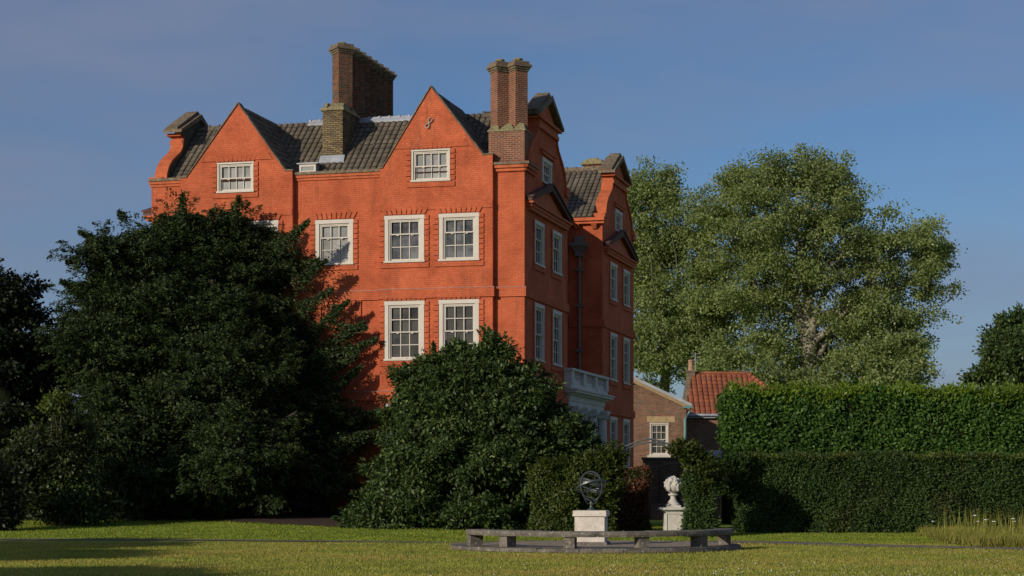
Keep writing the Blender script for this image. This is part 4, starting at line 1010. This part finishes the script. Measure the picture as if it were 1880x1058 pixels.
# reaching side branches on the right
def branches(parent, lst, Y, nleaf, matl, ll=.13, lw=.055, hang=.35, wid=.14):
    o = parent.location
    for (x0, y0, x1, y1, dy) in lst:
        a = Vector((pw(x0, y0, Y + dy)[0], Y + dy, pw(x0, y0, Y + dy)[1])) - o; c_ = Vector((pw(x1, y1, Y + dy)[0], Y + dy - .25, pw(x1, y1, Y + dy)[1])) - o
        mb = MB(); mb.tube([a.lerp(c_, .4), a.lerp(c_, .7) + Vector((0, 0, -.04)), c_], .018, 5, .006)
        ln_ = (c_ - a).length; n = int(nleaf * ln_); t = rng.random(n) ** .9; A = np.array(a); V = np.array(c_ - a)
        p = A + V * t[:, None]; lat = rng.normal(size=(n, 3)) * wid * (1.15 - t)[:, None] * np.array([1, 1.1, .5]); p += lat; p[:, 2] -= np.abs(rng.normal(size=n)) * hang * (1.1 - t)
        d = V / np.linalg.norm(V) + rng.normal(size=(n, 3)) * .5; d[:, 2] -= .6
        br_ = mb.build('branch', M['bark'], parent)
        leaf_mesh('foliage', p, d, unit(n), rng.uniform(.7, 1.3, n) * ll, rng.uniform(.7, 1.2, n) * lw, matl, br_)
branches(ye, [(560, 660, 690, 622, 2.9), (570, 600, 640, 552, 2.7), (580, 640, 668, 590, 2.8), (590, 720, 662, 672, 2.7), (570, 690, 655, 650, 2.9), (600, 760, 700, 752, 2.4), (560, 740, 632, 700, 2.4), (540, 510, 598, 478, 2.6), (545, 560, 610, 530, 2.7), (600, 800, 690, 790, 1.6), (620, 770, 715, 765, 2.6), (530, 430, 566, 405, 2.4), (330, 400, 338, 356, 1.6), (425, 390, 440, 362, 1.9), (200, 440, 150, 425, .4), (240, 400, 222, 388, .6), (170, 540, 118, 515, 0), (170, 600, 112, 585, 0), (160, 480, 128, 478, 0), (500, 450, 545, 425, 2.4), (560, 480, 585, 475, 2.6), (610, 590, 672, 600, 2.8), (600, 560, 628, 560, 2.8)], 69.6, 620, M['yew'])
trunk_mesh('trunk', (0, .5, -.3), [(-2.5, .5, 6), (1.8, .6, 7), (0, 1, 9), (3.2, .2, 4), (-3, 0, 3.5)], .55, M['bark'], ye, fork=.2, seed=5)

# --- broad leafy shrub at the corner
bu = empty('leafy_shrub', (-1.2, 64.3, .2)); tag(bu, 'wide rounded green shrub with broad glossy leaves in front of the mansion corner', 'shrub')
BL = lobes_px([(870, 765, 140, 108, 2.8, .5), (860, 695, 78, 56, 1.7, .6), (938, 700, 50, 40, 1.2, .5), (802, 694, 46, 40, 1.1, .5), (780, 755, 68, 82, 1.8, .4), (950, 740, 72, 52, 1.8, .4), (1015, 805, 62, 52, 1.6, .2), (785, 850, 92, 66, 2.4, -.6), (745, 925, 82, 42, 2.0, -1.4), (700, 955, 52, 17, 1.1, -1.9), (850, 945, 90, 30, 2.0, -1.6), (910, 850, 110, 60, 2.6, -.4), (950, 930, 45, 42, 1.2, 0.5), (835, 652, 26, 24, .7, .3), (903, 640, 22, 24, .6, .3), (765, 695, 36, 28, .9, .4), (1058, 806, 28, 20, .7, 0)], 64.3)
BL0 = P0(bu, BL)
cr = clump_crown('crown', BL0, 5600, 17, .15, .17, .075, M['bush'], bu, seed=8, amp=.13, flat=.5, cut=.75, up=.9, inner=.75, shell=.88, bough=(560, .50, .15))
inner_fill('inner_foliage', BL0, 42000, .92, .17, .08, M['bush'], bu, 8)
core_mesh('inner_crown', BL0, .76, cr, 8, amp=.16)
branches(bu, [(800, 665, 796, 630, .4), (830, 650, 842, 628, .4), (890, 650, 897, 612, .2), (905, 650, 925, 628, .2), (1040, 800, 1100, 808, 0), (1020, 745, 1062, 762, 0), (740, 700, 722, 685, .3), (760, 680, 745, 668, .3), (960, 690, 985, 672, .3), (660, 955, 616, 948, -1.9), (1000, 720, 1030, 705, .3)], 64.3, 130, M['bush'], .19, .08, .12, .16)
trunk_mesh('trunk', (0, 0, -.3), [(-2, 0, 3), (1.5, .2, 3.5), (0, .4, 5)], .22, M['bark'], bu, fork=.2, seed=7)

# --- dark planting at the left edge
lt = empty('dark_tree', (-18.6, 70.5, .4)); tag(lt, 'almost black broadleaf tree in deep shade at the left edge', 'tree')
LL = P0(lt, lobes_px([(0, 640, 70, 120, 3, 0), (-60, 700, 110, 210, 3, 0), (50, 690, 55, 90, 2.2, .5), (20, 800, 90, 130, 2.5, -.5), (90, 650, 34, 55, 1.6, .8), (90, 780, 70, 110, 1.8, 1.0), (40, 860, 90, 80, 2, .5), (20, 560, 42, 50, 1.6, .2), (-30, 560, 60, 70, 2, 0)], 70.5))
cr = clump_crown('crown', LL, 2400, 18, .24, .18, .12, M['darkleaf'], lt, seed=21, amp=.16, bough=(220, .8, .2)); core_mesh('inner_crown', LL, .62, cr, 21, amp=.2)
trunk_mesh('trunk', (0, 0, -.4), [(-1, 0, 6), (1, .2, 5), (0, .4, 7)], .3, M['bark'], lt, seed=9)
for nm, lab, Yb, lst, matl, seed, nc in (
    ('olive_shrub', 'olive green rounded shrub below the dark yew at the left', 63.6, [(105, 840, 62, 62, 1.3, 0), (45, 850, 45, 55, 1.2, 0), (60, 912, 52, 36, .9, -.3), (110, 925, 60, 30, .9, -.2), (165, 930, 50, 24, .8, 0), (140, 800, 30, 34, .9, .3)], 'olive', 31, 620),
    ('small_shrub', 'small dark shrub at the bed edge under the yew foliage', 63.4, [(140, 900, 34, 30, .7, 0), (155, 935, 30, 14, .6, -.3), (115, 880, 28, 30, .7, 0)], 'bush', 32, 170),
    ('lime_sapling', 'young sapling with bright yellow-green leaves against the dark yew', 63.0, [(112, 722, 8, 14, .3, 0), (92, 750, 9, 7, .3, 0), (100, 735, 6, 10, .3, 0), (55, 772, 6, 8, .3, 0)], 'lime', 33, 26),
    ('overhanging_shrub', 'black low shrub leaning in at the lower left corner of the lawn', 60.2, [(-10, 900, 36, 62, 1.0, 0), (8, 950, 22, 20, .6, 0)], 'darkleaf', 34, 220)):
    L = lobes_px(lst, Yb); o = empty(nm, (L[0][0], Yb, gz(L[0][0], Yb))); tag(o, lab, 'sapling' if 'sap' in nm else 'shrub')
    l0 = P0(o, L); clump_crown('crown', l0, nc, 22, .20, .15, .085, M[matl], o, seed=seed, amp=.2)
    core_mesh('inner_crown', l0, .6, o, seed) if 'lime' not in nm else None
    trunk_mesh('trunk', (0, 0, -.1), [(q[0], q[1], q[2]) for q in l0], .05, M['bark'], o, wob=.1, seed=seed, thin=.012)
# bark mulch bed
bed = []
for px, py in ((60, 951), (200, 951), (300, 953), (400, 958), (500, 963), (600, 968), (660, 970)): Y = ground_hit(px, py); bed.append(((px - 940) / 3500 * Y, Y))
mb = MB(); rows = []
for (x, y) in bed: rows.append([(x + k * .0, y + k * 1.6, gz(x, y + k * 1.6) + .03 + .05 * (k > 0)) for k in range(0, 7)])
mb.grid(rows, [[(p[0], p[1]) for p in r] for r in rows]); tag(mb.build('mulch_bed', M['mulch']), kind='structure')

# --- clipped hedges
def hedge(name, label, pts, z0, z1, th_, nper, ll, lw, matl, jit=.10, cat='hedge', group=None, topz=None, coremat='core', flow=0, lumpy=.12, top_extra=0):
    """pts: ground polyline of the front face, thickness goes to +y"""
    o = empty(name, (pts[0][0], pts[0][1], 0)); tag(o, label, cat, group); ox_, oy_ = pts[0]
    P = [Vector((x - ox_, y - oy_)) for x, y in pts]; mbc = MB(); pos = []; nr = []
    for a, c_ in zip(P[:-1], P[1:]):
        d = (c_ - a); L_ = d.length; t_ = d / L_; nn = Vector((t_.y, -t_.x))
        za, zb = z0, z1
        k_ = .16
        A, B_, C_3, D_ = a - nn * k_, c_ - nn * k_, c_ - nn * (th_ - k_), a - nn * (th_ - k_)
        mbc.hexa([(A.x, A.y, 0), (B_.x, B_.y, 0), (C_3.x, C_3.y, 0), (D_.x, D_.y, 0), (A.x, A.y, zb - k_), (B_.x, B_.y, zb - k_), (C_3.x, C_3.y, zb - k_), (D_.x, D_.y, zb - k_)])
        for (area, gen) in (((z1 - z0) * L_, 'front'), (th_ * L_ * .9, 'top'), ((z1 - z0) * th_ * .9, 'e0'), ((z1 - z0) * th_ * .9, 'e1')):
            n = int(area * nper); u = rng.random(n); v = rng.random(n)
            if gen == 'front': x = u * L_; dd = np.zeros(n); z = z0 + v * (z1 - z0); no = np.array([nn.x, nn.y, .15])
            elif gen == 'top': x = u * L_; dd = -v * th_; z = np.full(n, z1); no = np.array([0, 0, 1.])
            else: x = np.full(n, 0 if gen == 'e0' else L_) * 1.0; dd = -u * th_; z = z0 + v * (z1 - z0); s_ = -1 if gen == 'e0' else 1; no = np.array([t_.x * s_, t_.y * s_, .15])
            w_ = lumpy * (np.sin(x * 2.1 + z * 1.7) + np.sin(x * 5.3 - z * 3.1 + 1) * .6 + np.sin(x * .9 + z * 4.3) * .7) * .5
            p = np.stack([a.x + t_.x * x + nn.x * dd, a.y + t_.y * x + nn.y * dd, z], 1) + no * (w_ + rng.normal(size=n) * jit * .6 - np.abs(rng.normal(size=n)) * jit)[:, None]
            pos.append(p); nr.append(np.tile(no, (n, 1)))
    pos = np.concatenate(pos); nr = np.concatenate(nr); n = len(pos)
    dirs = unit(n) * .9 + nr * .45; dirs[:, 2] -= flow
    leaf_mesh('foliage', pos, dirs, unit(n) * .55 + nr * .8, rng.uniform(.6, 1.35, n) * ll, rng.uniform(.7, 1.25, n) * lw, matl, o)
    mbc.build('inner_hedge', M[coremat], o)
    return o
ht = hedge('tall_hedge', 'tall clipped hornbeam hedge of fresh green leaves rising behind the dark yew hedge', [(7.95, 70.0), (22.5, 71.0)], 1.4, 5.02, 1.6, 620, .145, .10, M['hornbeam'], jit=.11, flow=.25, lumpy=.19)
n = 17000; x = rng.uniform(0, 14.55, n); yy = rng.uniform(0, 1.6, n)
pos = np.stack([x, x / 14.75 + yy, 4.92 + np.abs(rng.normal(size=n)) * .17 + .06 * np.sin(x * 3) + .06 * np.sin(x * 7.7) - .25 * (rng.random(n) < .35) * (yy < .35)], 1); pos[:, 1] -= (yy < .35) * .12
leaf_mesh('lit_new_growth', pos, unit(n) * .7 + np.array([0, 0, .7]), unit(n) + np.array([0, 0, .3]), rng.uniform(.7, 1.3, n) * .14, rng.uniform(.7, 1.2, n) * .08, M['newleaf'], ht)  # young leaves; light on the hedge top is also put into their colour
yh = hedge('yew_hedge', 'long low clipped dark yew hedge along the right side of the lawn', [(7.35, 61.0), (19.8, 61.0)], .12, 2.52, 1.8, 1500, .095, .045, M['yewhedge'], jit=.10, lumpy=.17)
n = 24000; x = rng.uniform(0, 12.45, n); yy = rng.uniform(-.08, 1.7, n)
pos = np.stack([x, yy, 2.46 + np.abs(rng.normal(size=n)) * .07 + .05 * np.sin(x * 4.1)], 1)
leaf_mesh('lit_new_growth', pos, unit(n) * .8 + np.array([0, 0, .5]), unit(n) + np.array([0, 0, .3]), rng.uniform(.7, 1.3, n) * .10, rng.uniform(.7, 1.2, n) * .045, M['yewbright'], yh)  # brighter needles along the top, its lit look put into the colour
# yew blocks that flank the arch
def yewblock(name, label, lst, Y, nsp, seed, matl='yewbright', group=None, boxes=()):
    L = lobes_px(lst, Y); bx_ = boxes; o = empty(name, (pw(bx_[0][0], 0, Y)[0] if bx_ else L[0][0], Y, 0)); tag(o, label, 'topiary', group)
    l0 = P0(o, L)
    if L: spray_crown('crown', l0, nsp, 34, .34, .10, .045, M[matl], o, seed=seed, droop=.1, rise=.8, width=.3, hang=.25, amp=.12)
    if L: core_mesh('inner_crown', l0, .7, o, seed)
    return o
def block(o, Y, px0, px1, py0, th_, dens, matl, dy=0, zb=.05):
    x0, zt = pw(px0, py0, Y + dy); x1 = pw(px1, 0, Y + dy)[0]
    h = hedge('tmp', '', [(x0, Y + dy), (x1, Y + dy)], zb, zt, th_, dens, .10, .047, M[matl], jit=.09, lumpy=.16)
    for c in list(h.children): c.parent = o; c.location = (x0 - o.location.x, Y + dy - o.location.y, 0)
    bpy.data.objects.remove(h)
b_ = yewblock('clipped_yew', 'clipped yew block left of the arch behind the armillary sphere', [(1015, 868, 42, 24, .55, .5), (1110, 852, 36, 24, .5, .6), (1128, 834, 18, 11, .3, .6), (1080, 858, 34, 20, .5, .5), (1105, 890, 36, 40, .45, .4)], 58.2, 420, 51)
block(b_, 58.2, 982, 1062, 858, 1.3, 1500, 'yewbright'); block(b_, 58.2, 1066, 1128, 868, 1.4, 1500, 'yewbright', dy=.7)
b_ = yewblock('clipped_yew', 'clipped yew column with feathery top right of the arch beside the urn', [(1262, 834, 20, 16, .4, .4), (1286, 856, 26, 20, .45, .4), (1246, 826, 11, 8, .3, .3), (1304, 880, 15, 22, .4, .5), (1285, 882, 14, 34, .4, .3)], 57.6, 380, 52)
block(b_, 57.6, 1266, 1311, 872, 1.1, 1500, 'yewhedge')
b_ = yewblock('clipped_yew', 'shaggy yew return behind the column where the long hedge begins', [(1338, 880, 26, 36, .6, .4), (1350, 855, 26, 16, .5, .6)], 60.4, 160, 53, 'yewhedge')
rb = hedge('rusty_hedge', 'rust-red clipped hedge block seen through the arch', [pw(1112, 0, 61.4)[0:1] + (61.4,), pw(1190, 0, 61.4)[0:1] + (61.4,)], .05, 2.20, 1.2, 1500, .085, .05, M['redleaf'], jit=.08)
# thin iron arch over the opening
ia = MB()
for dy in (0, .5):
    for off in (0, .10):
        pts = []
        for k in range(17):
            t = k / 16; x = 3.15 + (5.42 - 3.15) * t; pts.append((x, 59.2 + dy, 2.52 + off + .45 * sin(pi * (t * .9 + .05)) - .16 * abs(t - .5)))
        ia.tube(pts, .022, 5)
r = random.Random(3)
for k in range(10):
    t = k / 9.0; x = 3.2 + 2.15 * t; z = 2.56 + .42 * sin(pi * (t * .9 + .05)); ia.tube([(x, 59.2, z), (x, 59.7, z)], .015, 4)
for x in (3.17, 5.40): ia.tube([(x, 59.2, 0), (x, 59.2, 2.6)], .02, 5); ia.tube([(x, 59.7, 0), (x, 59.7, 2.6)], .02, 5)
tag(ia.build('garden_arch', M['iron']), 'thin grey iron hoop arch spanning the gap between the clipped yews', 'arch')

# --- great plane trees behind
YP = 150.0
def planetree(name, label, lst, Y, trunk_px, seed, nc, nl, ends, r0, matl='planeleaf', ll=.215, lw=.16, cr_=.42, tr='plane', bough=None, fork=.5):
    bx = pw(trunk_px, 0, Y)[0]; o = empty(name, (bx, Y, 0)); tag(o, label, 'tree', None)
    l0 = P0(o, lobes_px(lst, Y)); clump_crown('crown', l0, nc, nl, cr_, ll, lw, M[matl], o, seed=seed, shell=.66, inner=.3, amp=.16, flat=.75, cut=.72, up=.3, bough=bough)
    E_ = []
    for px, py, dy in ends: x, z = pw(px, py, Y + dy); E_.append((x - bx, dy, z))
    trunk_mesh('trunk', (0, 0, 0), E_, r0, M[tr], o, wob=.8, fork=fork, seed=seed, sub=4, thin=.07)
    return o
planetree('plane_tree', 'largest plane tree with pale mottled trunk and airy crown right of the mansion',
    [(1450, 385, 105, 75, 6, 0), (1370, 322, 36, 36, 3, 0), (1425, 312, 36, 30, 3, 0), (1488, 318, 40, 32, 3, 1), (1535, 330, 34, 34, 3, 0), (1350, 410, 78, 72, 6, 0), (1560, 435, 66, 56, 5, 0), (1652, 430, 62, 46, 5, 0), (1640, 540, 78, 80, 5, 0), (1700, 500, 34, 40, 4, 0), (1722, 535, 24, 14, 2, 0), (1480, 470, 100, 85, 6, 0), (1360, 530, 80, 90, 6, 1), (1560, 600, 95, 80, 5, 1), (1420, 610, 80, 85, 5, 2), (1640, 640, 58, 60, 4, 0), (1500, 680, 80, 50, 4, 2)],
    YP, 1450, 61, 8800, 18, [(1440, 330, 0), (1380, 340, 1), (1500, 350, -1), (1340, 420, 1), (1580, 420, -1), (1660, 450, 0), (1710, 520, 0), (1600, 540, -2), (1350, 540, 0), (1470, 420, 2), (1540, 600, 2)], .75, bough=(480, 1.65, .25), fork=.68)
planetree('plane_tree', 'smaller plane tree tucked between the mansion gable and the largest plane',
    [(1200, 400, 70, 75, 5, 0), (1200, 335, 42, 34, 3, 0), (1260, 400, 62, 50, 4, 0), (1180, 520, 62, 110, 5, 0), (1260, 520, 80, 90, 5, 0), (1200, 650, 80, 70, 5, 0), (1280, 630, 60, 65, 4, 2), (1150, 420, 50, 90, 4, 0)],
    YP + 6, 1225, 62, 5200, 18, [(1200, 350, 0), (1260, 420, 0), (1180, 480, 1), (1290, 500, -1), (1220, 560, 2), (1160, 600, 0)], .55, bough=(290, 1.6, .25), fork=.6)
planetree('lime_tree', 'low bushy green tree rising between the tiled roof and the tall hedge',
    [(1660, 670, 66, 50, 4, 0), (1590, 690, 60, 36, 3, 0), (1400, 690, 60, 40, 3, 1), (1340, 670, 50, 50, 3, 1), (1490, 700, 60, 30, 3, 0)],
    138, 1640, 63, 1000, 28, [(1660, 660, 0), (1600, 690, 0)], .3, ll=.26, lw=.18, cr_=.4, bough=(90, 1.2, .25))
planetree('chestnut_tree', 'dense dark green tree crown cut off by the right edge above the hedge',
    [(1900, 660, 74, 52, 3.5, 0), (1860, 690, 56, 30, 2.6, 0), (1900, 610, 50, 30, 3, 0), (1850, 640, 30, 20, 2, 0)],
    95, 1905, 64, 1500, 24, [(1890, 620, 0), (1850, 680, 0)], .4, matl='bush', ll=.24, lw=.13, cr_=.26, tr='bark', bough=(110, .8, .2))
# garden trees outside the left of the frame that shade the lawn
for i, (x, y, h, rx) in enumerate(((-26.5, 37.5, 9.0, 2.2), (-25.5, 30.0, 9.0, 1.9), (-47, 45.5, 17.5, 4.2), (-22.0, 20.5, 8.5, 2.0))):  # the tallest is an unseen addition that darkens the dark tree
    o = empty('oak_tree', (x, y, 0)); tag(o, ['low oak beyond the left edge shading the lawn by the path', 'low oak beyond the left edge shading the middle of the lawn', 'tallest oak, unseen, added beyond the left edge to darken the dark tree', 'low oak nearest the viewer beyond the left edge'][i], 'tree', 'oaks beyond the left edge')
    hh = 5.0 if h > 12 else .75; l0 = [(0, 0, h * .70, rx, rx, hh), (rx * .8, -rx * .5, h * .70, rx * .6, rx * .5, hh * .6), (-rx * .8, rx * .5, h * .66, rx * .6, rx * .5, hh * .6)]  # low crowns flattened so their shadows fall as thin bands
    clump_crown('crown', l0, 380, 20, .6, .5, .4, M['darkleaf'], o, seed=70 + i); core_mesh('inner_crown', l0, .7, o, 70 + i)
    trunk_mesh('trunk', (0, 0, 0), [(1, 0, h * .7), (-1, .4, h * .7)], .35, M['bark'], o, seed=70 + i)

# --- grass
def blades(name, label, X0, X1, Y0, Y1, n, hl, w, matl, keep=None, lean=.35, kind='stuff'):
    u = rng.random(n); v = rng.random(n)
    y = Y0 + (Y1 - Y0) * v ** 1.5; x = X0 + (X1 - X0) * u
    mk = np.abs(x - 0) < y * .275 + 4.5
    if keep is not None: mk &= keep(x, y)
    x, y = x[mk], y[mk]; n = len(x)
    z = np.array([gz(a, b_) for a, b_ in zip(x, y)])
    pos = np.stack([x, y, z - .004], 1); d = rng.normal(size=(n, 3)) * lean; d[:, 2] = 1
    hh = hl * rng.uniform(.45, 1.3, n)
    o = leaf_mesh(name, pos, d, unit(n), hh, np.full(n, w) * rng.uniform(.7, 1.3, n), matl)
    return tag(o, label, 'grass', kind=kind)
M['blade'] = leaf_mat('lawn_grass_blades', (.19, .225, .040), (.39, .385, .085), (.60, .54, .22), trans=.38, rough=.6, spec=.15, patch=(.44, .34, .10), pscale=.22, pth=(.46, .68))
M['meadow'] = leaf_mat('long_seeding_grass', (.16, .18, .03), (.34, .31, .08), (.50, .30, .13), trans=.3, rough=.6, spec=.15)
PX = np.array([p[0] for p in PATH]); PY = np.array([p[1] for p in PATH])
def offpath(x, y):
    py = np.interp(x, PX, PY); inplat = (x - CX_) ** 2 + (y - CY_) ** 2 < (RP + .02) ** 2
    return (np.abs(y - py) > .22 + .56 * np.clip((x + 3) / 11, 0, 1) + .08 * np.sin(x * 9) + rng.normal(size=len(x)) * .06) & ~inplat
blades('lawn_grass', 'short dry mown grass covering the near lawn', -19, 19, 24, 53, 520000, .05, .016, M['blade'], offpath)
M['blade2'] = leaf_mat('greener_grass_blades', (.13, .185, .02), (.28, .33, .05), (.42, .40, .12), trans=.35, rough=.6, spec=.15)
blades('lawn_grass', 'greener grass strip between the path and the hedges', -23, 22, 52.5, 69.5, 190000, .05, .026, M['blade2'], lambda x, y: offpath(x, y) & (y > np.interp(x, PX, PY)) & ~((x < -4) & (y > 68.3)) & ~((x > 7.2) & (y > 60.6)))
def mead(x, y):
    py = np.interp(x, PX, PY); front = py + 1.0 + .15 * np.sin(x * 5); left = 12.1 + (y - 52) * .10 + .35 * np.sin(y * 3)
    return (y > front) & (x > left)
blades('meadow_grass', 'patch of tall seeding grass with reddish bases at the right edge', 11.5, 16.5, 49, 58.5, 52000, .31, .018, M['meadow'], mead, .22)
blades('tall_grass_stems', 'a few tall green grass stems standing above the meadow patch', 12.3, 16.5, 51, 58, 700, .85, .016, M['meadow'], mead, .12)
r = random.Random(6)
fl_m = plain('white_petals', (.75, .75, .72), .05, 5); st_m = plain('green_flower_stem', (.08, .12, .03), .2, 5)
for k, (px, py) in enumerate([(1790, 947), (1795, 958), (1810, 955), (1825, 958), (1860, 953), (1862, 958), (1712, 958)]):
    Y = 55.0; x, z = pw(px, py, Y); o = empty('white_flower', (x, Y, gz(x, Y))); tag(o, ['white flower highest and furthest left in the right-hand cluster above the meadow', 'white flower just below the highest one', 'white flower in the middle of the meadow cluster', 'white flower at the right end of the middle cluster', 'upper white flower of the pair nearest the right edge', 'lower white flower of the pair nearest the right edge', 'lone white flower at the left end of the meadow patch'][k], 'flower', 'white flowers in the meadow grass')
    h = z - gz(x, Y); mb = MB(); mb.tube([(0, 0, 0), (.02, 0, h * .5), (0, 0, h)], .006, 4); mb.build('stem', st_m, o)
    mb = MB()
    for q in range(14): a, rr = r.uniform(0, 6.28), r.uniform(0, .05); mb.tube([(rr * cos(a), rr * sin(a), h + .0), (rr * cos(a), rr * sin(a), h + .02)], [.012, .006], 5)
    mb.build('flower_head', fl_m, o)

# daisies scattered in the near lawn
n = 420; x = rng.normal(size=n) * 3.2 + 5.5; y = 29.5 + np.abs(rng.normal(size=n)) * 5; mk = (np.abs(x) < y * .27) & offpath(x, y); x, y = x[mk], y[mk]; n = len(x)
tag(leaf_mesh('lawn_daisies', np.stack([x, y, np.full(n, .045)], 1), unit(n) * np.array([1, 1, .2]), unit(n) * .3 + np.array([0, -.5, 1.]), rng.uniform(.02, .035, n), rng.uniform(.02, .035, n), fl_m), 'tiny white daisies sprinkled through the near lawn', 'daisies', kind='stuff')
